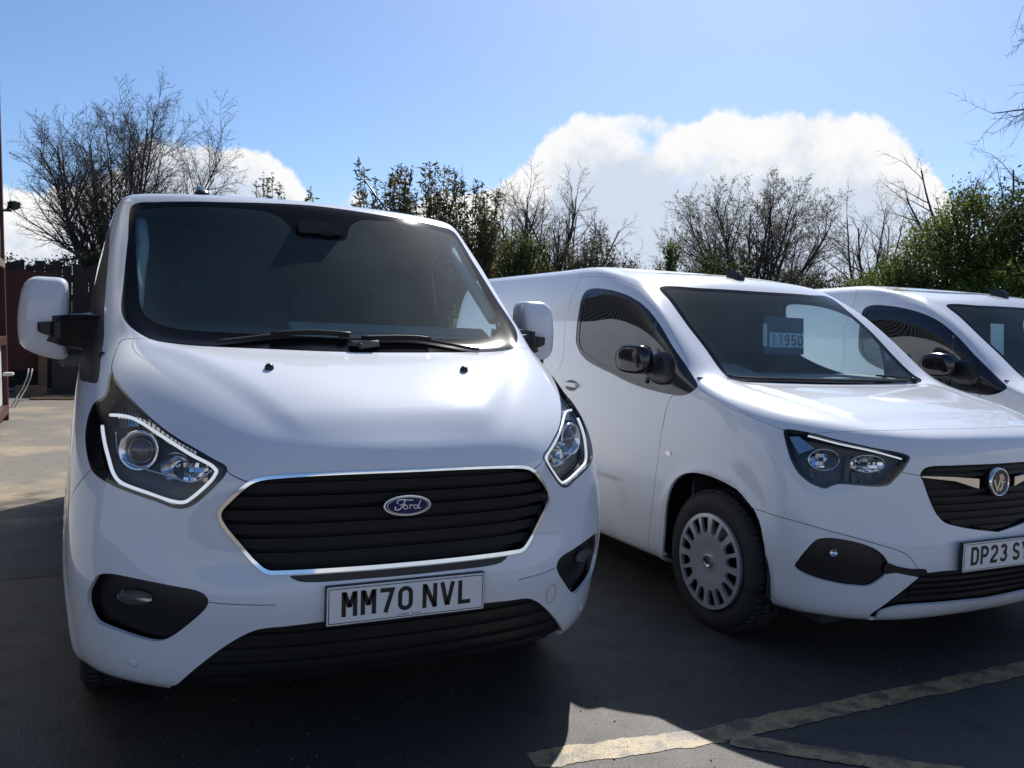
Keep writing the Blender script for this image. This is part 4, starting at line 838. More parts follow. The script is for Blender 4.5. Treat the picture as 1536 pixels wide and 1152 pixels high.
    def arm(o, sx):
        g = Geo().rings([[(x*sx, y, z) for x, y, z in r] for r in (
            [(.86, 1.02, 1.26), (.86, 1.02, 1.395), (.86, 1.34, 1.43), (.86, 1.34, 1.20)], [(.96, 1.12, 1.275), (.96, 1.12, 1.40), (.96, 1.30, 1.41), (.96, 1.30, 1.26)],
            [(1.05, 1.215, 1.285), (1.05, 1.215, 1.395), (1.05, 1.30, 1.395), (1.05, 1.30, 1.27)], [(1.11, 1.225, 1.305), (1.11, 1.225, 1.39), (1.11, 1.30, 1.39), (1.11, 1.30, 1.30)], [(1.135, 1.24, 1.32), (1.135, 1.24, 1.385), (1.135, 1.30, 1.385), (1.135, 1.30, 1.32)])])
        g.build('mirror_arm', 'black_plastic', o, bevel=.022)
        Geo().box(1.0*sx-.045, 1.0*sx+.045, 1.24, 1.34, 1.195, 1.245).build('indicator', 'lens_glass', o, bevel=.012)
    for sx in (1, -1): mirror_head(root, prof, 1.28, .11, 'white_paint', arm, sx)
    for sx in (1, -1):
        wheel(root, .955, .99, .345, .215, .222, sx); wheel(root, .955, 3.92, .345, .215, .222, sx)
        for yc in (.99, 3.92):
            Geo().rings([[(x*sx, yc+(.42)*math.cos(R(a)), .36+.42*math.sin(R(a))) for a in range(6, 175, 11)] for x in (.955, .62)], False).add([((.62)*sx, yc+.42*math.cos(R(a)), .36+.42*math.sin(R(a))) for a in range(6, 175, 11)], [tuple(range(16))]).build('wheel_liner', 'black_plastic', root)
    Geo().box(-.90, .90, .825, .84, .25, 1.27).build('firewall_baffle', 'cabin_dark', root)  # unseen panel, added to stop sun leaking through the hollow nose
    Geo().box(-.78, .78, .55, 5.0, .235, .27).build('underbody', 'cabin_dark', root)
    # cab
    g = Geo(); g.rings([[(x, y, z) for y, z in ((.82, 1.0), (.86, 1.275), (1.00, 1.315), (1.16, 1.345), (1.30, 1.405+h), (1.34, 1.39+h), (1.42, 1.05))] for x, h in ((-.80, -.06), (-.18, -.06), (-.14, -.055), (-.135, .0), (.80, -.005))]); g.build('dashboard', 'dash', root)
    Geo().rings([[(-.42+.26*k*math.cos(R(a)), 1.20+.14*k*math.sin(R(a)), z) for a in range(0, 360, 15)] for k, z in ((1, 1.30), (.97, 1.34), (.85, 1.365), (.5, 1.378), (.1, 1.38))]).build('instrument_cowl', 'cabin_dark', root, True)
    Geo().box(-.13, .76, 1.20, 1.215, 1.352, 1.366).build('parcel_tray', 'cabin_dark', root, bevel=.004)
    for sx in (1, -1):
        cl = s.at([(-.75, 1.55, 1.85), (-.745, 1.40, 1.74), (-.765, 1.22, 1.60), (-.775, 1.07, 1.48)]); Geo().tube(mx(cl[0]-cl[1]*.05, sx), .028, 8).build('pillar_trim', 'pillar_trim', root, True)
    Geo().box(-.83, .83, 2.42, 2.45, .4, 1.9).build('bulkhead', 'cabin_dark', root); Geo().box(-.84, .84, .9, 2.4, .42, .5).build('cab_floor', 'cabin_dark', root)
    seats(root, (-.42, .20, .62), 2.15, .80, 1.58, .40); steering(root, -.42, 1.56, 1.22)
    Geo().tube([(.30, 1.42, 1.36), (.33, 1.40, 1.45)], .006, 6).box(.29, .37, 1.39, 1.395, 1.45, 1.56).build('phone_holder', 'cabin_dark', root)
    return root, s
# ---- the two smaller vans beside it
def d_small(p):
    x, y, z = np.abs(p[:, 0]), p[:, 1], p[:, 2]
    fl = sm(x, .84, .90)
    d = -.014*fl*sm(z, .452, .468)*(1-sm(z, .585, .612))*sm(y, 1.50+.25*np.clip(z-.46, 0, 1), 1.62+1.6*np.clip(z-.46, 0, 1)**1.3)*(1-sm(y, 3.0, 3.1))
    rr = np.hypot(y-.835, z-.35); d += .009*np.exp(-((rr-.415)/.03)**2)*sm(x, .84, .9)
    xl = .52+(y-.3)/.7*.16
    d += .011*sm(xl-x, -.03, .03)*sm(y, .26, .40)*(1-sm(y, .85, .98))*sm(z, 1.0, 1.05)
    return d

def small_van(label, loc, rz, plate_text):
    b = Body(small_net(), disp=d_small); s = Skin(b, far_y=3.4); L = SMALL_LINES
    fr = s.outline_mid('frit', L['windscreen']); s.add('windscreen', None)
    s.regions.pop()
    ins = s.inset(fr, .045); ins = mid_fix(ins); s.add('windscreen', ins)
    s.outline('window_trim', L['window']); s.outline('side_window', L['glass'])
    hc = s.outline('bezel', L['headlight']); s.add('lens', s.inset(hc, .009))
    gc = s.outline_mid('grille', L['grille'])
    for k in range(6): s.band('slat', .605+k*.032, .622+k*.032, .45, to_mid(s.inset(gc, .012)))
    for k in range(2): s.band('slat', .835+k*.026, .849+k*.026, .45, to_mid(s.inset(gc, .012)))
    s.outline('fog', L['fog']); s.outline('strip', L['strip'])
    ic = s.outline_mid('intake', L['intake'])
    for z0, z1 in ((.318, .330), (.345, .357), (.372, .384), (.399, .411)): s.band('intake_slat', z0, z1, .45, to_mid(s.inset(ic, .012)))
    A = L['arch']; pts = smooth_line(np.array(A), False, .02); c = s.b.chart(*s.b.near(pts)); c = np.concatenate([[[c[0, 0], -.1]], c, [[c[-1, 0], -.1]]]); s.add('arch', c)
    s.arch('arch', 3.62, .35, .385, .385)
    sd_ = [p for p in L['shut_front'] if p[0] < -.04]; sd_.insert(0, (.0, .166, 1.026)); s.gap(sd_, .004)
    s.gap(L['shut_side'], .004); s.gap(L['bumper_side'], .003); s.gap(L['bumper_top'], .003)
    s.gap(L['door_front'][:]+[(-.90, 1.335, .22)], .004)
    s.gap([(.70, 2.46, 1.79), (.72, 2.44, 1.76)]+[tuple(p) for p in L['door_rear'][2:]]+[(.89, 2.60, .2)], .004)
    s.gap([(.845, 1.13, 1.235), (.81, 1.33, 1.41), (.785, 1.50, 1.53), (.755, 1.72, 1.66), (.745, 1.95, 1.71), (.735, 2.2, 1.735), (.73, 2.46, 1.755)], .0035)
    s.gap([(.70, 1.78, 1.705), (.695, 1.95, 1.735), (.70, 2.3, 1.765), (.70, 3.0, 1.79), (.70, 4.2, 1.80)], .007)
    s.gap([(.90, 2.5, 1.0), (.90, 3.3, 1.03), (.90, 3.62, 1.05)], .004)
    s.gap([(.74, 3.62, 1.76), (.88, 3.62, 1.4), (.92, 3.62, .8)], .004)
    s.gap([(.912, 2.5, .285), (.91, 1.9, .285), (.908, 1.2, .285)], .003)
    s.build()
    root = thing('parked_van', label, 'van', loc, rz, 'white vans parked in a row')
    cs = s.components('body'); body_i = s.pick(cs, (.92, 3.1, 1.2)); used = {body_i}
    def take(name, pts, mode):
        idx = sorted({s.pick(cs, q) for q in pts}-used); used.update(idx)
        if idx:
            f = np.concatenate([cs[i] for i in idx])
            part(root, name, s, f, 'white_paint', 0, .014, mode) if mode == 'join' else sides(root, name, s, f, 'white_paint', 0, .014)
    take('bonnet', [(.1, .6, 1.1)], 'join'); take('bumper', [(.75, .25, .68), (.1, .01, .5), (.75, .25, .33)], 'join'); take('door', [(.92, 1.9, .8)], 'pair')
    part(root, 'body_shell', s, np.concatenate([cs[i] for i in range(len(cs)) if i == body_i or i not in used]), 'white_paint', 0, .014)
    part(root, 'panel_gap', s, s.faces('gap'), 'black_plastic', -.012, 0)['kind'] = 'stuff'
    ws = part(root, 'windscreen', s, s.faces('windscreen'), 'windscreen_glass', -.002, 0); part(ws, 'screen_border', s, s.faces('frit'), 'black_glass', -.002, .006)
    sides(root, 'window_trim', s, s.faces('window_trim'), 'gloss_black', -.003, .01)
    for o in sides(root, 'side_window', s, s.faces('side_window'), 'side_glass', -.006, 0): pass
    for mode, sx in (('half', 1), ('mirrored', -1)):
        # quarter-light pillar
        p, n = s.at([(-.826, 1.46, 1.46), (-.89, 1.42, 1.14)]); p = p-n*.004
        Geo().tube(mx(p, sx), .018, 6, flat=.4).build('window_pillar', 'gloss_black', root, True)
        h = part(root, 'headlight', s, s.faces('bezel'), 'gloss_black', .001, .05, mode)
        part(h, 'housing', s, s.faces('lens'), 'lamp_inner', -.06, 0, mode)
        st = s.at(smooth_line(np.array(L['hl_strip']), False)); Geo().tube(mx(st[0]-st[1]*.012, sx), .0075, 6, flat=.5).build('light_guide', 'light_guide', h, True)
        for q, w_, h_, sd in (((-.765, .285, .900), .135, .085, 3), ((-.612, .183, .888), .15, .068, 7)):
            M = side_frame(s, q, -.030, sx, (.30, -.95, .06)); g = facets(Geo(), M, w_, h_, 7, 5, .026, sd, .5)
            g.build('reflector_bowl', 'reflector', h, False)
            ov = [(x*w_/2, y*h_/2) for x, y in arc(0, 0, 1, 1, 0, 345, 23)]
            Geo().tube([M @ Vector((x*1.04, y*1.06, -.004)) for x, y in ov], .003, 6, True).build('bowl_rim', 'bright_chrome', h, True)
            Geo().lathe([(.010, -.014), (.010, .006), (.005, .012), (.001, .012)], M, 14).build('bulb', 'lens_glass', h, True)
            M2 = side_frame(s, (q[0], q[1], q[2]-.058), -.045, sx, (.30, -.95, .25)); facets(Geo(), M2, w_*.95, .045, 4, 2, .006, sd+1, .25).build('lower_panel', 'grey_plastic', h)
        p = s.at([(-.83, .44, .985), (-.80, .40, .90), (-.77, .34, .94), (-.80, .41, .99)]); p = p[0]-p[1]*.03
        mk('indicator', mx(p, sx), [(0, 1, 2, 3)], 'bright_chrome', h, smooth=False)
        M = side_frame(s, (-.69, .235, .86), -.028, sx, (.35, -.93, .05)); Geo().prism([(-.012, -.06), (.012, -.055), (.02, .045), (.002, .06)], M, -.02, .006).build('lamp_divider', 'grey_plastic', h, bevel=.003)
        part(h, 'lens', s, s.faces('lens'), 'lens_glass', .002, 0, mode)
        M = side_frame(s, (-.754, .218, .509), -.01, sx, (.4, -.92, 0)); Geo().lathe([(.020, -.008), (.018, .0), (.011, .004), (.001, .006)], M, 20).build('fog_lamp', 'lens_glass', root, True)
        Geo().lathe([(.017, .001), (.011, -.006), (.001, -.008)], M, 20, False).build('fog_reflector', 'reflector', root, True)
        M = side_frame(s, (-.92, 1.173, .802), .0, sx); Geo().prism([(x*.026, y*.013) for x, y in arc(0, 0, 1, 1, 0, 345, 23)], M, -.004, .005).build('indicator', 'bright_chrome', root, bevel=.002)
        # door handle: recess, grip
        M = side_frame(s, (-.909, 2.215, 1.076), 0, sx); e = -sx
        o = Geo().ribbon([(x*.075, y*.032) for x, y in arc(0, 0, 1, 1, 0, 345, 23)], .004, M, .0012, True).prism([(x*.072, y*.029) for x, y in arc(0, 0, 1, 1, 0, 345, 23)], M, -.002, .0008).build('door_handle', 'grey_plastic', root)
        Geo().rings([[M @ Vector((t, yy*.013+.004, d+.005)) for yy, d in ((-1, .004), (-1, .020), (1, .020), (1, .004))] for t, d0 in ((-.105, 0), (-.07, 0), (0, 0), (.075, 0), (.09, 0))]).build('grip', 'white_paint', o, bevel=.004)
    gr = part(root, 'grille', s, s.faces('grille', 'slat'), 'grille_black', -.035, 0); sl = part(gr, 'grille_slats', s, s.faces('slat'), 'grille_black', -.012, .016); sl['kind'] = 'stuff'
    for o in sides(root, 'fog_lamp_recess', s, s.faces('fog'), 'black_plastic', -.022, 0): pass
    sides(root, 'bumper_strip', s, s.faces('strip'), 'black_plastic', -.006, 0)
    it = part(root, 'lower_intake', s, s.faces('intake', 'intake_slat'), 'black_plastic', -.028, 0); sl = part(it, 'intake_slats', s, s.faces('intake_slat'), 'black_plastic', -.008, .014); sl['kind'] = 'stuff'
    # chrome bar and badge
    for sx in (1, -1):
        p = s.at([(-.415, .09, .838), (-.25, .07, .826), (-.115, .055, .812)]); P = p[0]+p[1]*.004
        Geo().rings([[(P[i][0]*sx, P[i][1]+dy, P[i][2]+dz) for dz, dy in ((h0, .02), (h0, -.004), (h1, -.004), (h1, .02))] for i, h0, h1 in ((0, -.003, .003), (1, -.010, .007), (2, -.032, .010))]).build('grille_bar', 'chrome', root, bevel=.002)
    M = frame((0, .035, .806), (0, -1, .05)); ci = [(math.cos(a*math.pi/24), math.sin(a*math.pi/24)) for a in range(48)]
    bd = Geo().lathe([(.062, -.02), (.064, .0), (.060, .009), (.055, .010), (.053, .004)], M, 48, False).build('badge', 'chrome', root, True)
    Geo().prism([(x*.054, y*.054) for x, y in ci], M, -.01, .0055).build('badge_disc', 'gloss_black', bd)
    g = Geo(); k = .045
    for ln, w in (([(-.75, .25), (-.35, -.75), (.15, .35), (.05, .75)], .26), ([(.05, .72), (.38, .62), (.52, .34), (.30, .26)], .20), ([(.16, .30), (.42, -.10), (.30, -.55), (-.05, -.78)], .26), ([(.44, -.05), (.78, .05)], .2)):
        g.ribbon([(x*k, y*k) for x, y in ln], w*k, M, .0062)
    g.build('badge_emblem', 'bright_chrome', bd)
    plate(root, plate_text, -.014, .505)
    p, n = s.at(smooth_line(np.array(L['wiper']), False, .03)); P = p*np.array([-1, 1, 1]); N = n*np.array([-1, 1, 1])
    P = np.where(np.array(smooth_line(np.array(L['wiper']), False, .03))[:, :1] > 0, p, P); N = np.where(P[:, :1] > 0, n, N)
    Geo().tube(P+N*.010, .007, 6).build('wiper', 'rubber', root, True)
    Geo().tube([(.62, .99, 1.185), (.60, 1.01, 1.20)], .012, 6).tube([(.60, 1.01, 1.205), (.35, 1.03, 1.215)], .006, 6).build('wiper_arm', 'black_plastic', root, True)
    # roof aerial base
    Geo().rings([[(-.02+dx*k, 1.80+dy+o, z) for dx, dy in ((-.024, -.06), (.024, -.06), (.024, .06), (-.024, .06))] for k, o, z in ((1, 0, 1.745), (1, .005, 1.775), (.7, .03, 1.80), (.5, .045, 1.81))]).build('aerial', 'black_plastic', root, bevel=.006)
    # mirrors
    # folded in: the shell lies along the door glass
    for sx in (1, -1):
        P = smooth_line(np.array([(1.315, 0, 1.20), (1.31, 0, 1.30), (1.34, 0, 1.346), (1.41, 0, 1.357), (1.50, 0, 1.350), (1.55, 0, 1.315), (1.555, 0, 1.24), (1.52, 0, 1.192), (1.44, 0, 1.178), (1.35, 0, 1.182)]), True, .02)[:, [0, 2]]; c = P.mean(0)
        def fx(y, d): return (.958+.05*(y-1.31)/.25+d)*sx
        rings = [[(fx(c[0]+(p[0]-c[0])*k, d), c[0]+(p[0]-c[0])*k, c[1]+(p[1]-c[1])*k) for p in P] for k, d in ((.80, -.035), (.87, -.026), (.87, .008), (.85, .022), (.77, .034), (.58, .042), (.26, .046))]
        o = Geo().rings(rings).build('door_mirror', 'gloss_black', root, True)
        bm = bmesh.new(); bm.from_mesh(o.data); bmesh.ops.recalc_face_normals(bm, faces=bm.faces); bm.to_mesh(o.data); bm.free()
        Q = smooth_line(np.array([(1.21, 0, 1.155), (1.20, 0, 1.21), (1.23, 0, 1.27), (1.29, 0, 1.305), (1.37, 0, 1.305), (1.42, 0, 1.26), (1.42, 0, 1.19), (1.37, 0, 1.15), (1.29, 0, 1.14)]), True, .02)[:, [0, 2]]; c2 = Q.mean(0)
        rings = [[((.862+.055*k2-.12*max(0, p[1]-1.18))*sx, c2[0]+(p[0]-c2[0])*k, c2[1]+(p[1]-c2[1])*k) for p in Q] for k, k2 in ((1, 0), (1, .55), (.94, .8), (.8, .95), (.4, 1.0))]
        m_ = Geo().rings(rings).build('mirror_arm', 'black_plastic', o, True)
        bm = bmesh.new(); bm.from_mesh(m_.data); bmesh.ops.recalc_face_normals(bm, faces=bm.faces); bm.to_mesh(m_.data); bm.free()
    for sx in (1, -1):
        wheel(root, .895, .84, .332, .20, .226, sx); wheel(root, .895, 3.62, .332, .20, .226, sx)
        for yc in (.84, 3.62):
            Geo().rings([[(x*sx, yc+.40*math.cos(R(a)), .35+.40*math.sin(R(a))) for a in range(-12, 193, 12)] for x in (.905, .55)], False).add([(.55*sx, yc+.40*math.cos(R(a)), .35+.40*math.sin(R(a))) for a in range(-12, 193, 12)], [tuple(range(18))]).build('wheel_liner', 'black_plastic', root)
    Geo().box(-.86, .86, 1.035, 1.05, .25, 1.197).build('firewall_baffle', 'cabin_dark', root)  # hidden sheet put in to block sunlight entering at the screen base
    Geo().box(-.74, .74, .28, 4.25, .19, .22).build('underbody', 'cabin_dark', root)
    g = Geo(); g.rings([[(x, y, z) for y, z in ((1.04, .9), (1.05, 1.165), (1.25, 1.19), (1.50, 1.20+h), (1.62, 1.17+h), (1.7, .95))] for x, h in ((-.74, 0), (-.60, 0), (-.54, .05), (-.24, .05), (-.18, .0), (.74, 0))]); g.build('dashboard', 'dash', root, True)
    Geo().box(-.76, .76, 2.62, 2.65, .4, 1.7).build('bulkhead', 'cabin_dark', root); Geo().box(-.78, .78, 1.1, 2.6, .42, .5).build('cab_floor', 'cabin_dark', root)
    seats(root, (-.38, .18, .52), 2.38, .72, 1.42, .38); steering(root, -.38, 1.72, 1.13, .18)
    return root, s
# ---------------------------------------------------------------- yard
def f_asphalt(base, hi, patchy=1.0):
    def f(t, b, out):
        c = t.n('NewGeometry').outputs['Position']
        n1 = t.noise(c, .9, 6, .6); n2 = t.noise(c, 7, 4); n3 = t.noise(c, 95, 3, .7)
        v = t.n('TexVoronoi', {'Vector': c, 'Scale': 120.0}, feature='F1').outputs[0]
        stone = t.ss(n3, .40, .68)
        col = t.mix(t.math('MULTIPLY', stone, .75), (*base, 1), (*hi, 1))
        col = t.mix(t.math('MULTIPLY', t.ss(n1, .42, .66), .7*patchy), col, (base[0]*2.5, base[1]*2.15, base[2]*1.65, 1))
        col = t.mix(t.math('MULTIPLY', t.ss(n2, .56, .72), .5), col, (base[0]*.5, base[1]*.5, base[2]*.5, 1))
        st = t.n('TexWave', {'Vector': c, 'Scale': .55, 'Distortion': 14.0, 'Detail': 5, 'Detail Scale': 1.4, 'Detail Roughness': .6}).outputs[1]
        crack = t.ss(st, .985, .999)
        col = t.mix(t.math('MULTIPLY', t.math('MULTIPLY', crack, t.ss(n1, .45, .6)), .35), col, (base[0]*2.4, base[1]*2.1, base[2]*1.6, 1))
        setc(t, b, 'Base Color', col)
        setc(t, b, 'Roughness', t.math('ADD', .42, t.math('MULTIPLY', n2, .25)))
        n4 = t.noise(c, 260, 2); h = t.math('ADD', t.math('MULTIPLY', v, -.6), t.math('MULTIPLY', n4, 1.2)); bump(t, b, h, .0035, .6)
    return f
mat('asphalt', rough=.55, spec=.5, fn=f_asphalt((.030, .0285, .027), (.125, .112, .095)))
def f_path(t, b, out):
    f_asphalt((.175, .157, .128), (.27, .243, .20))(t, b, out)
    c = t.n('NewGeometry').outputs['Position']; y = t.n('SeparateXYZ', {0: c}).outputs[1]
    k = t.ss(t.math('ADD', y, t.math('MULTIPLY', t.math('SUBTRACT', t.noise(c, 1.4, 6, .65), .5), 5.0)), 6.6, 8.0)     # shade painted in: concrete darkens to tarmac tone where the van's shadow lies
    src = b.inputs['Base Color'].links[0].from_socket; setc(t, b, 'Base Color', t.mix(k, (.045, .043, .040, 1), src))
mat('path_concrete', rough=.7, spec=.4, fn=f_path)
mat('concrete', rough=.7, spec=.4, fn=f_asphalt((.175, .15, .115), (.27, .235, .18)))
def f_line(t, b, out):
    c = t.n('NewGeometry').outputs['Position']; n = t.noise(c, 9, 6, .65); n2 = t.noise(c, 70, 3)
    worn = t.math('MAXIMUM', t.ss(n, .43, .62), t.ss(n2, .50, .68))
    setc(t, b, 'Base Color', t.mix(t.math('MULTIPLY', worn, .85), (.40, .295, .14, 1), (.075, .066, .053, 1))); bump(t, b, t.noise(c, 95, 3, .7), .004, .7)
mat('line_paint', rough=.5, fn=f_line)
g = mk('ground', [(-400, -400, 0), (400, -400, 0), (400, 400, 0), (-400, 400, 0)], [(0, 1, 2, 3)], 'asphalt'); g['kind'] = 'structure'
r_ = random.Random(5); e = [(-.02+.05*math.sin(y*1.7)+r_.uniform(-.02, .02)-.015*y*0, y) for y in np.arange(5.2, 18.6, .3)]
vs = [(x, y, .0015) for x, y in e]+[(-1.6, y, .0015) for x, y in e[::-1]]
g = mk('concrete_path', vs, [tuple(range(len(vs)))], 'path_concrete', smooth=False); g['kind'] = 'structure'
vs = [(-12, 1.05+.03*math.sin(i), .004) if 0 else (-12+i*.5, .95+.05*math.sin(i*1.3)+.03*math.sin(i*3.1), .004) for i in range(85)]
g = mk('bounce_yard', vs+[(30, -26, .004), (-12, -26, .004)], [tuple(range(len(vs)+2))[::-1]], 'concrete', smooth=False); g['kind'] = 'structure'  # unseen pale ground behind the camera, added to bounce light onto the van fronts
def strip(name, a, b, w):
    """painted line with slightly ragged edges"""
    a, b = Vector(a), Vector(b); d = (b-a).normalized(); nrm = Vector((-d.y, d.x)); n = max(2, int((b-a).length/.014)); q = random.Random(len(name)+int(w*1e3)); L, Rr = [], []; e0 = e1 = 0.0
    for i in range(n+1):
        p = a.lerp(b, i/n); e0 = e0*.72+q.uniform(-.0055, .0055); e1 = e1*.72+q.uniform(-.0055, .0055); t = min(i, n-i); k = w/2*(1 if t > 2 else .82+.06*t)
        L.append(p+nrm*(k+e0)); Rr.append(p-nrm*(k+e1))
    v = [(p.x, p.y, strip.z) for p in L+Rr[::-1]]; strip.z += .001
    o = mk(name, v, [tuple(range(len(v)))[::-1]], 'line_paint', smooth=False); o['kind'] = 'structure'; return o
strip.z = .002
strip('painted_line', (1.28, 2.432), (1.99, 2.345), .115); strip('painted_line', (1.96, 2.352), (7.6, 2.36), .115)
strip('painted_line', (1.99, 2.30), (2.75, 1.62), .10)

# loose grit on the tarmac in front of the vans
q = np.random.RandomState(4); n = 1500; C = np.stack([q.uniform(.2, 6.5, n), q.uniform(1.2, 4.2, n)], 1); V, F = [], []
for i, (x, y) in enumerate(C):
    r = q.uniform(.0022, .0065)*(1.8 if i % 60 == 0 else 1); a = q.uniform(0, 6.28); k = len(V)
    for t in range(4): V.append((x+r*math.cos(a+t*1.57)*q.uniform(.7, 1.2), y+r*math.sin(a+t*1.57)*q.uniform(.7, 1.2), -.001))
    V.append((x, y, r*q.uniform(.7, 1.1))); F += [(k, k+1, k+4), (k+1, k+2, k+4), (k+2, k+3, k+4), (k+3, k, k+4)]
mat('grit_stone', (.085, .08, .072), .85); o = mk('grit', V, F, 'grit_stone', smooth=False); tag(o, 'fine loose grit scattered over the tarmac before the vans', 'grit', kind='stuff')
# ---------------------------------------------------------------- trees, hedge, fence, workshop
mat('bark', (.050, .043, .037), .9, fn=lambda t, b, o: (setc(t, b, 'Base Color', t.mix(t.noise(objco(t), 3.0, 4), (.030, .026, .023, 1), (.095, .085, .075, 1)))))
mat('twig', (.085, .068, .056), .85); mat('pale_twig', (.14, .12, .10), .8)
def leaf_mat(name, a, c):
    m = bpy.data.materials.new(name); m.use_nodes = True; t = NT(m.node_tree)
    co = t.n('NewGeometry').outputs['Position']; n = t.noise(co, 1.6, 3); n2 = t.noise(co, 14, 2)
    col = t.mix(t.ss(t.math('ADD', t.math('MULTIPLY', n, .5), t.math('MULTIPLY', n2, .5)), .38, .62), (*a, 1), (*c, 1))
    d = t.n('BsdfPrincipled', {'Base Color': col, 'Roughness': .7, 'Specular IOR Level': .25}); tr = t.n('BsdfTranslucent', {0: col})
    k = t.n('MixShader', {0: .48, 1: d.outputs[0], 2: tr.outputs[0]}); t.n('OutputMaterial', {0: k.outputs[0]}); MATS[name] = m
leaf_mat('leaf_dark', (.022, .040, .013), (.075, .11, .03)); leaf_mat('leaf_green', (.075, .10, .026), (.20, .23, .065)); leaf_mat('leaf_grey', (.06, .065, .040), (.16, .15, .09))
leaf_mat('leaf_bright', (.07, .12, .02), (.20, .27, .055)); leaf_mat('leaf_olive', (.062, .062, .026), (.17, .155, .07)); leaf_mat('bud', (.09, .085, .05), (.17, .16, .10)); leaf_mat('seed_head', (.035, .02, .016), (.09, .05, .035))

# grassy bank that the hedge and trees stand on
def bank_h(x, y):
    k = min(max((x-3.8)/1.6, 0), 1); k = k*k*(3-2*k)
    sl = (y-20.4); sr = (x-5.6)*.441+(y-20.4)*.897; d = sl*(1-k)+sr*k; s0 = -1.1-3.6*k
    if d <= s0: return 0.0
    return float(np.interp(d, [s0, s0+1.3, 0, 2, 9, 70], [0, .62*k+.1*(1-k), .85*k+.5*(1-k), 1.25, 2.0, 3.0]))
def f_bank(t, b, out):
    c = t.n('NewGeometry').outputs['Position']; setc(t, b, 'Base Color', t.mix(t.ss(t.noise(c, 2.2, 5), .4, .62), (.045, .036, .022, 1), (.045, .065, .018, 1))); bump(t, b, t.noise(c, 9, 5), .08)
mat('bank_earth', rough=.95, fn=f_bank)
_x, _y = np.arange(-50, 90, .8), np.arange(12, 80, .8); V = []
for yy in _y:
    for xx in _x: z = bank_h(xx, yy); V.append((xx, yy, z+.06*math.sin(xx*2.1)*math.cos(yy*1.7) if z > .05 else -.25))
_n = len(_x); F = [(j*_n+i, j*_n+i+1, (j+1)*_n+i+1, (j+1)*_n+i) for j in range(len(_y)-1) for i in range(_n-1)]
g = mk('bank', V, F, 'bank_earth'); g['kind'] = 'structure'

def tubes(lines, seg):
    V, F = [], []
    for pts, rad in lines:
        P = np.array(pts); n = len(P); T = np.gradient(P, axis=0); T /= np.maximum(np.linalg.norm(T, axis=1, keepdims=True), 1e-9)
        a = np.where(np.abs(T[:, 2:3]) < .9, np.array([[0, 0, 1.]]), np.array([[1., 0, 0]])); X = np.cross(T, a); X /= np.maximum(np.linalg.norm(X, axis=1, keepdims=True), 1e-9); Y = np.cross(X, T)
        k = sum(len(v) for v in V); ang = np.arange(seg)*2*math.pi/seg; r = np.array(rad)[:, None, None]
        V.append((P[:, None]+r*(X[:, None]*np.cos(ang)[None, :, None]+Y[:, None]*np.sin(ang)[None, :, None])).reshape(-1, 3))
        i = np.arange(n-1)[:, None]*seg; s_ = np.arange(seg)[None]; F.append(np.stack([k+i+s_, k+i+(s_+1) % seg, k+i+seg+(s_+1) % seg, k+i+seg+s_], -1).reshape(-1, 4))
        tubes.n = 0
    return np.concatenate(V), np.concatenate(F)
def fast_mesh(name, V, F, m, parent=None, smooth=False):
    me = bpy.data.meshes.new(name); k = F.shape[1]; me.vertices.add(len(V)); me.vertices.foreach_set('co', np.asarray(V, np.float32).ravel())
    me.loops.add(F.size); me.loops.foreach_set('vertex_index', F.ravel().astype(np.int32)); me.polygons.add(len(F)); me.polygons.foreach_set('loop_start', np.arange(0, F.size, k, dtype=np.int32))
    me.polygons.foreach_set('loop_total', np.full(len(F), k, np.int32)); me.update(); me.validate(); me.materials.append(MATS[m])
    if smooth: me.polygons.foreach_set('use_smooth', [True]*len(F))
    return link(bpy.data.objects.new(name, me), parent)
def tube_mesh(name, lines, seg, m, parent=None):
    V, F, k = [], [], 0
    for i in range(0, len(lines), 200):
        v, f = tubes(lines[i:i+200], seg); V.append(v); F.append(f+k); k += len(v)
    return fast_mesh(name, np.concatenate(V), np.concatenate(F), m, parent, True)
def leaves(name, C, size, m, parent, seed, up=.0, aspect=.5, D=None):
    q = np.random.RandomState(seed); n = len(C); N = q.normal(size=(n, 3)); N[:, 2] += up; N /= np.linalg.norm(N, axis=1, keepdims=True)
    A = q.normal(size=(n, 3)) if D is None else D+q.normal(size=(n, 3))*.35
    A -= N*(A*N).sum(1, keepdims=True); A /= np.maximum(np.linalg.norm(A, axis=1, keepdims=True), 1e-6); B = np.cross(N, A)
    s = (size*q.uniform(.6, 1.35, n))[:, None]; w = s*aspect
    V = np.stack([C-A*s, C+B*w*.8+N*s*.12, C+A*s, C-B*w*.8+N*s*.12], 1).reshape(-1, 3); F = np.arange(4*n).reshape(-1, 4)
    o = fast_mesh(name, V, F, m, parent); o['kind'] = 'stuff'; return o

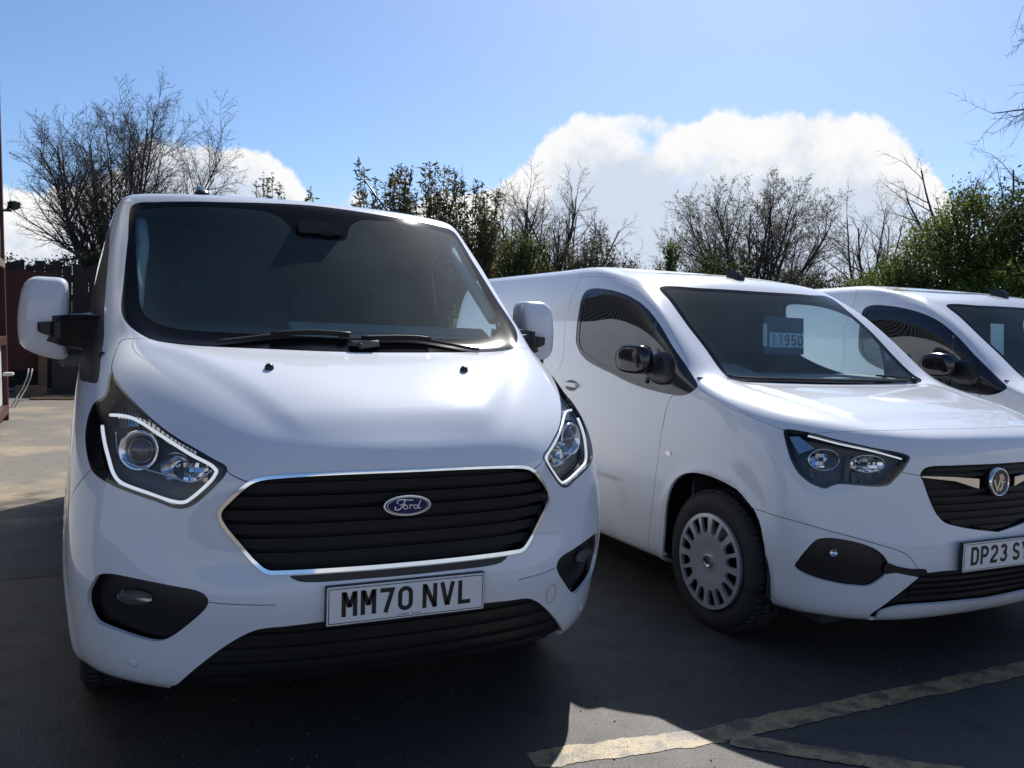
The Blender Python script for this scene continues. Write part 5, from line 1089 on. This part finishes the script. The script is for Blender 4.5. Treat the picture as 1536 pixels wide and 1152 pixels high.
def branch(out, p, d, L, r, lvl, q, cfg):
    n = max(3, int(L/cfg['seg'][min(lvl, len(cfg['seg'])-1)])); pts, rad = [p], [r]; dirs = []
    for i in range(n):
        d = d+q.normal(size=3)*cfg['wig'][min(lvl, len(cfg['wig'])-1)]; d[2] += cfg['up'][min(lvl, len(cfg['up'])-1)]; d = d/np.linalg.norm(d)
        p = p+d*L/n; pts.append(p); rad.append(r*(1-.80*(i+1)/n)); dirs.append(d)
    out.setdefault(lvl, []).append((pts, rad))
    if lvl >= cfg['depth']: return
    k = cfg['kids'][lvl]; k = int(k*L/cfg['ref'][lvl]+.5) if cfg['ref'][lvl] else k
    for j in range(k):
        t = cfg['start'][lvl]+(1-cfg['start'][lvl])*(j+q.uniform(0, 1))/k; i = min(int(t*n), n-1); b = pts[i]+(pts[i+1]-pts[i])*(t*n-i)
        ax = np.cross(dirs[i], q.normal(size=3)); ax /= max(np.linalg.norm(ax), 1e-6); a = R(q.uniform(*cfg['ang'][lvl]))
        nd = dirs[i]*math.cos(a)+ax*math.sin(a); br = (r*(1-.8*t))*cfg['rk'][lvl]
        branch(out, b, nd/np.linalg.norm(nd), cfg['len'][lvl]*L*q.uniform(.6, 1.1)*(1.15-.6*t), max(br, .004), lvl+1, q, cfg)

def tree(name, label, base, stems, seed, cfg, group=None, twig='twig', bud=None, cat='tree', seglim=(7, 5, 4, 3, 3)):
    dz = base[2]-bank_h(base[0], base[1]); base = (base[0], base[1], base[2]-dz); up_ = max(dz, 0)
    root = thing(name, label, cat, base, 0, group); q = np.random.RandomState(seed); out = {}
    stems = [(d, L+up_*.8, r) for d, L, r in stems]
    for d, L, r in stems:
        d = np.array(d, float); branch(out, np.array([q.uniform(-.06, .06), q.uniform(-.06, .06), -.1]), d/np.linalg.norm(d), L, r, 0, q, cfg)
    tube_mesh('trunk', out[0], 7, 'bark', root)
    tube_mesh('branches', out.get(1, [])+out[0][:0], 5, 'bark', root)
    tw = [l for k in out if k >= 2 for l in out[k]]
    if tw: tube_mesh('twigs', tw, 3, twig, root)['kind'] = 'stuff'
    if bud:
        m, size, per = bud; T = [np.array(l[0]) for l in tw]; C, D = [], []
        for P in T:
            for _ in range(per):
                t = q.uniform(.2, 1)*(len(P)-1); i = min(int(t), len(P)-2); C.append(P[i]+(P[i+1]-P[i])*(t-i)); D.append(P[i+1]-P[i])
        D = np.array(D); D /= np.maximum(np.linalg.norm(D, axis=1, keepdims=True), 1e-6); leaves('crown', np.array(C)+q.normal(size=(len(C), 3))*.02, size, m, root, seed+1, 0, .5, D)
    return root
CF = dict(depth=3, kids=[9, 7, 5], ref=[0, 0, 0], start=[.28, .2, .15], ang=[(22, 52), (25, 60), (25, 60)], len=[.52, .50, .48], rk=[.62, .6, .6], seg=[.35, .22, .16, .12], wig=[.05, .08, .12, .14], up=[.015, .02, .02, .02])
def fan(n, L, r, spread, q, lean=(0, 0)):
    o = []
    for i in range(n):
        a = 2*math.pi*i/n+q.uniform(-.3, .3); s = spread*q.uniform(.35, 1.0); o.append(((math.cos(a)*s+lean[0], math.sin(a)*s+lean[1], 1), L*q.uniform(.75, 1.05), r*q.uniform(.6, 1.1)))
    return o
q_ = random.Random(11)
def dome(n, L, r, tmax, seed):
    q = random.Random(seed); o = []
    for i in range(n):
        a = i*2.39996+q.uniform(-.25, .25); t = tmax*math.sqrt((i+.5)/n); o.append(((math.cos(a)*math.tan(t), math.sin(a)*math.tan(t), 1), L*q.uniform(.90, 1.04), r*q.uniform(.6, 1.1)))
    return o
def bare(name, label, base, n, L, r, spread, seed, **kw):
    cfg = dict(CF); cfg.update(kw.pop('cfg', {})); return tree(name, label, base, dome(n, L, r, kw.pop('dome'), seed) if 'dome' in kw else fan(n, L, r, spread, random.Random(seed)), seed, cfg, **kw)
bare('bare_tree', 'large leafless tree with many fanning stems behind the fence, left of the tall van', (.5, 22.2, 1.2), 14, 4.75, .066, .78, 21, dome=.52, cfg=dict(kids=[17, 11, 7], len=[.48, .50, .5], start=[.28, .12, .1], wig=[.045, .07, .10, .12]))
bare('bare_tree', 'round bare tree with fine pale buds behind the second van', (16.4, 18.9, 1.4), 15, 4.1, .066, .85, 33, dome=.72, cfg=dict(kids=[15, 9, 6], len=[.50, .5, .48], start=[.22, .12, .1], wig=[.045, .07, .10, .12]), bud=('bud', .024, 2))
bare('bare_tree', 'leafless upright tree left of a group of three above the hedge', (9.55, 20.1, 1.6), 5, 3.6, .07, .40, 41, group='three bare trees above the hedge')
bare('bare_tree', 'thick middle tree of the three leafless ones above the hedge', (10.25, 19.9, 1.6), 6, 3.6, .08, .36, 43, group='three bare trees above the hedge', cfg=dict(kids=[12, 8, 6]))
bare('bare_tree', 'right tree of the three leafless ones, leaning over the hedge', (11.1, 19.5, 1.5), 6, 3.4, .07, .55, 47, group='three bare trees above the hedge')
bare('bare_tree', 'tall bluish bare tree rising behind the evergreen bushes at the right', (27.4, 20.6, 2.0), 7, 5.6, .12, .50, 51)
bare('bare_tree', 'thin pale bare tree just left of the evergreen bushes', (22.9, 20.8, 2.0), 5, 4.2, .08, .55, 53, twig='pale_twig')
bare('overhanging_tree', 'bare tree beyond the right edge whose branches hang into the top corner', (17.3, 8.4, 0), 6, 10.4, .17, .26, 61, cfg=dict(kids=[13, 9, 6], start=[.56, .2, .15], up=[.01, -.004, -.02, -.03], ang=[(40, 85), (25, 60), (25, 60)]))

def clump(name, label, base, lumps, n, size, m, seed, cat='bush', stems=8, group=None, twig=True, up=.3):
    """leafy bush: leaves gathered in lumps round real stems"""
    dz = base[2]-bank_h(base[0], base[1]); base = (base[0], base[1], base[2]-dz); lumps = [(x, y, z+dz, a, b_, c) for x, y, z, a, b_, c in lumps]
    root = thing(name, label, cat, base, 0, group); q = np.random.RandomState(seed); C = []; tot = sum(l[3]*l[4]*l[5] for l in lumps)
    for x, y, z, rx, ry, rz in lumps:
        k = int(n*rx*ry*rz/tot); sub = max(5, k//70); d = q.normal(size=(sub, 3)); d /= np.linalg.norm(d, axis=1, keepdims=True); cen = d*(q.uniform(.35, 1.0, sub)**.6)[:, None]
        i = q.randint(0, sub, k); p = cen[i]+q.normal(size=(k, 3))*.16; C.append(p*np.array([rx, ry, rz])+np.array([x, y, z]))
    C = np.concatenate(C); C = C[C[:, 2] > .02]; leaves('foliage', C, size, m, root, seed+3, up)
    L = []
    for x, y, z, rx, ry, rz in lumps:
        for j in range(stems):
            a = q.uniform(0, 6.28); tx, ty, tz = x+rx*.85*math.cos(a)*q.uniform(.2, 1), y+ry*.85*math.sin(a)*q.uniform(.2, 1), z+rz*q.uniform(.5, 1.05)
            mid = (x*.6+tx*.4+q.normal()*.08, y*.6+ty*.4+q.normal()*.08, tz*.55); L.append(([(x*.5, y*.5, 0), mid, (tx, ty, tz)], [.03, .018, .005]))
    tube_mesh('stems', L, 4, 'bark', root); return root
# buddleia-like upright bushes with seed heads
def spire_bush(label, base, n, h, spread, seed, m='leaf_olive'):
    dz = base[2]-bank_h(base[0], base[1]); base = (base[0], base[1], base[2]-dz); h += dz
    root = thing('spire_bush', label, 'bush', base, 0, 'upright bushes behind the tall van'); q = np.random.RandomState(seed); L = []; C = []; D = []; H = []
    for i in range(n):
        a = q.uniform(0, 6.28); s = spread*math.sqrt(q.uniform(0, 1)); hh = h*q.uniform(.55, 1.0); P = [np.array([math.cos(a)*s*t*(1.1-.2*t)+q.normal()*.015, math.sin(a)*s*t+q.normal()*.015, hh*t]) for t in np.linspace(0, 1, 9)]
        L.append((P, list(np.linspace(.022, .005, 9))))
        for k in range(115):
            t = q.uniform(.25, 1)**.8; b = P[min(int(t*8), 7)]+(P[min(int(t*8), 7)+1]-P[min(int(t*8), 7)])*(t*8-int(t*8)) if t < 1 else P[8]
            o = q.normal(size=3); o[2] = abs(o[2])*.6; C.append(b+o*.055); D.append(o)
        for k in range(16): H.append(P[8]+np.array([q.normal()*.016, q.normal()*.016, q.uniform(-.12, .10)]))
        for k in range(3):
            t = q.uniform(.45, .9); b = P[int(t*8)]; e = b+np.array([q.normal()*.14, q.normal()*.14, q.uniform(.15, .35)]); L.append(([b, (b+e)/2, e], [.008, .006, .003]))
            for _ in range(9): f = q.uniform(.3, 1); C.append(b+(e-b)*f+q.normal(size=3)*.03); D.append(e-b)
    tube_mesh('stems', L, 4, 'twig', root); leaves('foliage', np.array(C), .07, m, root, seed, .2, .32, np.array(D)); leaves('seed_heads', np.array(H), .03, 'seed_head', root, seed+1, 0, .5); return root
spire_bush('tall upright bush with dark seed spikes, beside the van aerial', (5.25, 16.9, .8), 44, 3.95, .80, 71)
spire_bush('upright bush with dark leaf spikes behind the windscreen glint', (6.15, 16.5, .8), 40, 3.85, .70, 73)
spire_bush('lower upright bush with greener leaves beside the roof corner of the tall van', (6.85, 16.1, .8), 36, 3.6, .65, 75)
spire_bush('thin upright bush over the roof of the tall van, behind its roof fin', (3.3, 19.6, 1.2), 16, 3.5, .6, 77, 'leaf_grey')
spire_bush('small leafy bush top over the middle of the tall van roof', (4.2, 18.2, 1.0), 14, 3.15, .45, 79, 'leaf_green')
# hedge: its sections in a row behind the vans
A, B = np.array([5.6, 20.4]), np.array([17.4, 14.6]); tint = ['leaf_green', 'leaf_dark', 'leaf_green', 'leaf_grey', 'leaf_green', 'leaf_dark', 'leaf_grey', 'leaf_green']
hl = ['yellow-green hedge section behind the roof corner of the tall van', 'dark brown-green hedge section below the bare trees', 'mid-green hedge section below the right one of three bare trees', 'grey-green hedge section with dry stems left of the dark ivy column', 'dark ivy column standing in the hedge above the second van roof', 'low hedge section right of the ivy column', 'twiggy grey hedge section at the foot of the round bare tree', 'low hedge section between the round bare tree and the evergreens']
hh = [2.75, 2.7, 2.75, 2.7, 2.95, 2.5, 2.35, 2.2]
for i in range(8):
    p = A+(B-A)*(i+.5)/8; q = np.random.RandomState(100+i); lumps = [(q.uniform(-.75, .75), q.uniform(-.3, .3), hh[i]*q.uniform(.35, .70)+.25, .75, .55, hh[i]*.38) for _ in range(7)] if i != 4 else [(0, 0, 1.0, .42, .4, .9), (.05, 0, 2.1, .38, .36, .75)]
    clump('hedge', hl[i], (p[0], p[1], .7), lumps, 8500 if i != 4 else 6000, .050, tint[i], 100+i, 'hedge', 7, 'hedge sections behind the vans')
for i, (x, y, h, lab) in enumerate([(10.9, 18.6, 3.0, 'spray of dry upright twigs in the hedge under the right bare tree'), (11.9, 18.0, 3.2, 'twiggy leafless shrub rising above the dark ivy column'), (13.1, 17.4, 2.9, 'low twiggy shrub left of the round bare tree'), (18.7, 15.6, 2.6, 'pale dry shrub right of the round bare tree')]):
    bare('twiggy_shrub', lab, (x, y, 1.0), 12, h*.78, .022, .45, 130+i, cfg=dict(depth=2, kids=[10, 6], up=[.03, .04, .04]), group='twiggy shrubs in the hedge', cat='shrub', twig='pale_twig' if i == 3 else 'twig', bud=('bud', .022, 2))
# evergreens at the right
clump('evergreen_bush', 'biggest dense evergreen bush behind the van at the right', (16.9, 13.2, 0), [(-.3, 0, 3.1, 1.1, .9, 1.1), (.4, -.3, 3.7, 1.0, .9, 1.05), (0, .2, 1.6, 1.3, 1.1, 1.3), (.9, -.9, 2.6, .9, .9, 1.1), (-.9, .6, 2.4, .8, .8, .9)], 34000, .052, 'leaf_green', 151, stems=8, group='evergreen bushes at the right')
clump('evergreen_bush', 'lower evergreen bush at the left foot of the biggest one', (16.5, 14.6, 0), [(-.1, .1, 2.1, 1.0, .9, .9), (-.7, .6, 1.7, .8, .8, 1.0), (.2, -.5, 2.6, .7, .7, .75)], 14000, .050, 'leaf_green', 153, stems=7, group='evergreen bushes at the right')
clump('evergreen_bush', 'bright leafy bush at the right edge above the last van', (16.6, 11.1, 0), [(0, .2, 2.2, 1.0, .9, 1.1), (.5, -.6, 3.0, .9, .9, .9), (-.5, .9, 1.9, .8, .8, .8)], 15000, .055, 'leaf_bright', 155, stems=7, group='evergreen bushes at the right')
clump('evergreen_bush', 'tall evergreen crown cut by the right edge of the photo', (17.8, 11.6, 0), [(0, 0, 3.8, 1.2, 1.0, 1.2), (.5, -.4, 2.2, 1.2, 1.0, 1.3)], 18000, .052, 'leaf_dark', 157, stems=7, group='evergreen bushes at the right')
# ivy and scrub behind the fence at the left
clump('ivy_bush', 'scrubby ivy growing over the top of the dark fence', (-.5, 20.2, 0), [(-.6, 0, 2.2, .8, .4, .45), (.4, 0, 2.3, .8, .4, .5), (1.2, 0, 2.6, .8, .5, .8)], 7000, .045, 'leaf_grey', 161)
clump('ivy_bush', 'dark ivy mass round the foot of the large fanning tree', (.9, 21.3, 0), [(0, 0, 2.5, 1.0, .7, 1.1), (.7, 0, 3.0, .8, .6, .8)], 6500, .05, 'leaf_dark', 163)
# dark boarded fence at the end of the yard
def f_wood(t, b, out):
    c = objco(t); w = t.noise(t.n('VectorMath', {0: c, 1: (14, 14, 1.2)}, operation='MULTIPLY').outputs[0], 2.2, 5); setc(t, b, 'Base Color', t.mix(w, (.018, .015, .013, 1), (.07, .058, .047, 1)))
mat('dark_wood', rough=.9, fn=f_wood); mat('raw_wood', (.20, .13, .08), .8, fn=lambda t, b, o: setc(t, b, 'Base Color', t.mix(t.noise(objco(t), 8, 4), (.10, .06, .035, 1), (.27, .18, .11, 1))))
def f_red(t, b, out): setc(t, b, 'Base Color', t.mix(t.ss(t.noise(objco(t), 4, 5), .5, .72), (.075, .012, .013, 1), (.05, .02, .015, 1)))
mat('red_steel', rough=.5, fn=f_red); mat('cladding', (.10, .105, .11), .5, fn=lambda t, b, o: setc(t, b, 'Base Color', t.mix(t.noise(objco(t), 1.5, 4), (.045, .048, .05, 1), (.10, .10, .10, 1))))
mat('white_board', (.62, .64, .62), .5); mat('dirty_white', (.50, .50, .47), .6); mat('grey_metal', (.28, .29, .30), .4, metal=.6); mat('roof_sheet', (.16, .16, .16), .6)
fence = thing('fence', 'dark boarded timber fence across the far end of the yard at the left', 'fence', (0, 18.9, 0))
q = random.Random(8); base_board = None
for i in range(36):
    x = -1.9+i*.155
    if base_board is None:
        base_board = Geo().box(-.0765, .0765, 0, .022, .05, 2.42).build('board', 'dark_wood', fence, bevel=.003); o = base_board
    else: o = base_board.copy(); link(o, fence)
    o.location = (x, q.uniform(-.006, .006), q.uniform(-.05, .06)); o.rotation_euler = (0, q.uniform(-.008, .008), 0)
for z in (.5, 1.3, 2.1): Geo().box(-2.0, 3.6, .03, .09, z, z+.09).build('rail', 'dark_wood', fence)
for x in (-1.95, .35, 2.0, 3.6): Geo().box(x-.05, x+.05, .03, .13, 0, 2.46).build('post', 'dark_wood', fence)
# dark red gate panel in front of the fence
gt = thing('gate_panel', 'dark red sheet panel leaning before the fence behind the door mirror', 'panel', (-1.12, 18.1, 0)); 
Geo().box(-.42, .42, 0, .04, .42, 2.22).build('sheet', 'red_steel', gt, bevel=.004)
for i in range(6): Geo().box(-.40+i*.15, -.365+i*.15, -.018, 0, .44, 2.2).build('rib', 'red_steel', gt)
Geo().box(-.46, -.42, -.02, .05, 0, 2.26).build('post', 'red_steel', gt); Geo().box(.42, .46, -.02, .05, 0, 2.26).build('post', 'red_steel', gt)
bp = thing('timber_post', 'short brown timber post standing on the block by the fence', 'post', (-.86, 17.75, 0)); Geo().box(-.07, .07, -.07, .07, .0, .78).build('shaft', 'raw_wood', bp, bevel=.006); Geo().box(-.08, .08, -.08, .08, .78, .80).build('cap', 'raw_wood', bp)
tb = thing('timber_block', 'squared brown timber block lying below the post', 'timber', (-1.02, 17.3, 0)); Geo().box(-.24, .24, -.09, .09, .0, .20).build('beam', 'raw_wood', tb, bevel=.008); Geo().box(-.245, -.24, -.08, .08, .01, .19).build('end_grain', 'dark_wood', tb)
sk = thing('dark_bin', 'black open crate between the post and the tall van', 'crate', (-.42, 18.0, 0))
Geo().box(-.30, .30, -.2, -.18, 0, .72).build('side', 'black_plastic', sk); Geo().box(-.30, .30, .18, .2, 0, .72).build('side', 'black_plastic', sk); Geo().box(-.30, -.28, -.18, .18, 0, .72).build('side', 'black_plastic', sk); Geo().box(.28, .30, -.18, .18, 0, .72).build('side', 'black_plastic', sk); Geo().box(-.28, .28, -.18, .18, 0, .03).build('base', 'black_plastic', sk)
for i, (x, y, L, a, lab) in enumerate([(-.62, 17.0, .75, .05, 'reddish plank lying on the ground before the black crate'), (-.55, 16.6, .9, -.06, 'pale plank on the ground nearest the camera, before the timber block'), (-.35, 17.25, .6, .12, 'short broken plank against the black crate')]):
    o = Geo().box(-L/2, L/2, -.05, .05, .006, .035).build('plank', 'raw_wood', bevel=.003); o.location = (x, y, 0); o.rotation_euler = (0, 0, a); tag(o, lab, 'plank', 'planks lying before the fence')
for i, (dx, lab) in enumerate([(0, 'pale curved plastic strip leaning on the workshop corner, outer one'), (.05, 'pale curved plastic strip leaning on the workshop corner, inner one')]):
    o = Geo().tube([(-1.16+dx, 15.2, .012), (-1.10+dx, 15.35, .14), (-1.03+dx, 15.5, .28), (-.975+dx, 15.6, .44), (-.955+dx, 15.65, .58)], .011, 6).build('plastic_strip', 'dirty_white', None, True); tag(o, lab, 'strip', 'curved strips by the workshop')
# workshop along the left edge: red steel frame, white panels, dark ribbed cladding above
ws_ = thing('workshop', 'steel framed workshop at the left edge with red column and pale panels', 'building', (-1.05, 9, 0))
for y in (-6.0, -2.5, 1.0, 4.4): Geo().box(-.14, .0, y-.07, y+.07, 0, 5.59).build('column', 'red_steel', ws_, bevel=.008)
for z in (.10, 1.02, 2.02): 
    for k, (a, b_) in enumerate(((-6, -2.5), (-2.5, 1.0), (1.0, 4.4))): Geo().box(-.12, .012, a+.071, b_-.071, z, z+.11).build('rail', 'red_steel' if z < 2 else 'raw_wood', ws_, bevel=.006)
for a, b_ in ((-6, -2.5), (-2.5, 1.0), (1.0, 4.4)):
    Geo().box(-.10, -.06, a+.075, b_-.075, .22, 1.015).build('panel', 'white_board', ws_); Geo().box(-.10, -.07, a+.075, b_-.075, 1.135, 2.015).build('window', 'black_glass', ws_)
ws_.rotation_euler = (0, -R(1.3), 0)   # the yard falls away; the workshop stands plumb
rb = None
for i in range(31):
    if rb is None: rb = Geo().prism([(-.06, 0), (-.035, .03), (.035, .03), (.06, 0)], Matrix(((0, 1, 0, -.055), (1, 0, 0, 0), (0, 0, 1, 2.16), (0, 0, 0, 1))), 0, 3.4).build('cladding_rib', 'cladding', ws_); o = rb
    else: o = rb.copy(); link(o, ws_)
    o.location = (0, -1.0+i*.174, 0)
Geo().box(-.10, -.056, -6, 4.4, 2.135, 5.58).build('cladding_sheet', 'cladding', ws_)
Geo().box(-6.5, -.02, -6.3, 4.46, 5.6, 5.72).build('roof', 'roof_sheet', ws_); Geo().box(-6.4, -.15, -6.1, 4.46, 0, 5.58).build('back_wall', 'cladding', ws_)
Geo().box(-.02, .10, 4.32, 4.44, 2.78, 2.80).tube([(.05, 4.38, 2.79), (.10, 4.38, 2.92)], .02, 6).lathe([(.02, 0), (.075, .03), (.08, .10), (.02, .12)], Matrix.Translation((.13, 4.38, 2.80)), 14).build('wall_lamp', 'black_plastic', ws_)
Geo().box(-.02, .10, 3.9, 4.15, .62, .66).build('shelf', 'dirty_white', ws_, bevel=.01)
big_van()
v2, s2 = small_van('second white van, smaller, with silver hub cap and black mirror, plate DP23 SYJ', (3.54, 2.42, 0), 0, 'DP23 SYJ')
v3 = copy_tree(v2); v3.location = (5.755, 2.348, 0); v3.rotation_euler = (0, 0, -.0696)
v3['label'] = 'white van farthest right, cut by the photo edge, with white paper in its windscreen'
v4 = copy_tree(v2); v4.location = (8.25, 2.2, 0); v4.rotation_euler = (0, 0, -.07)
v4['label'] = 'white van seen only through the side window of the van farthest right'

# price cards and paper standing behind the windscreens
def card_frame(c, w, h, yaw=.12, lean=.06):
    return Matrix.Translation(c) @ Matrix.Rotation(yaw, 4, 'Z') @ Matrix.Rotation(math.pi/2-lean, 4, 'X')
def price_card(label, van, dx=0.0):
    w, h = .34, .215; M = card_frame((.085, 1.475, 1.420), w, h)
    root = thing('price_card', label, 'price card', group='price cards behind windscreens')
    root.matrix_world = Matrix.LocRotScale(van.location, van.rotation_euler, None) @ M @ Matrix.Translation((dx, 0, 0))
    I = Matrix.Identity(4)
    Geo().box(-w/2, w/2, -h/2, h/2, -.003, 0).build('board', 'card_dark', root)
    tw, th = w*.168, h*.40
    for i, ch in enumerate('11950'):
        x = -w/2+w*.12+i*(tw+w*.006); y = -h*.12
        t = Geo().box(x, x+tw, y-th/2, y+th/2, .0, .003).build('number_tile', 'card_tile', root)
        g = Geo(); k = th*.78/79; cw = (50 if ch != '1' else 34)*k
        for ln in GL[ch]: g.ribbon([(x+tw/2-cw/2+a*k, y-th*.39+b*k) for a, b in ln], 11*k, I, .0042)
        g.build('digit', 'plate_black', t)
    Geo().box(-w/2-.012, -w/2+.02, -h*.30, h*.30, .001, .004).build('tab', 'card_tile', root)
    return root
price_card('dark price card with tiles 11950 behind the windscreen of the second van', v2)
price_card('dark price card behind the windscreen of the van farthest right', v3, .10)
w, h = .145, .25; M = card_frame((-.295, 1.575, 1.43), w, h)
o = Geo().box(-w/2, w/2, -h/2, h/2, -.001, .001).build('paper_sheet', 'paper'); o.matrix_world = Matrix.LocRotScale(v3.location, v3.rotation_euler, None) @ M
tag(o, 'white paper sheet standing behind the windscreen of the van farthest right', 'paper')
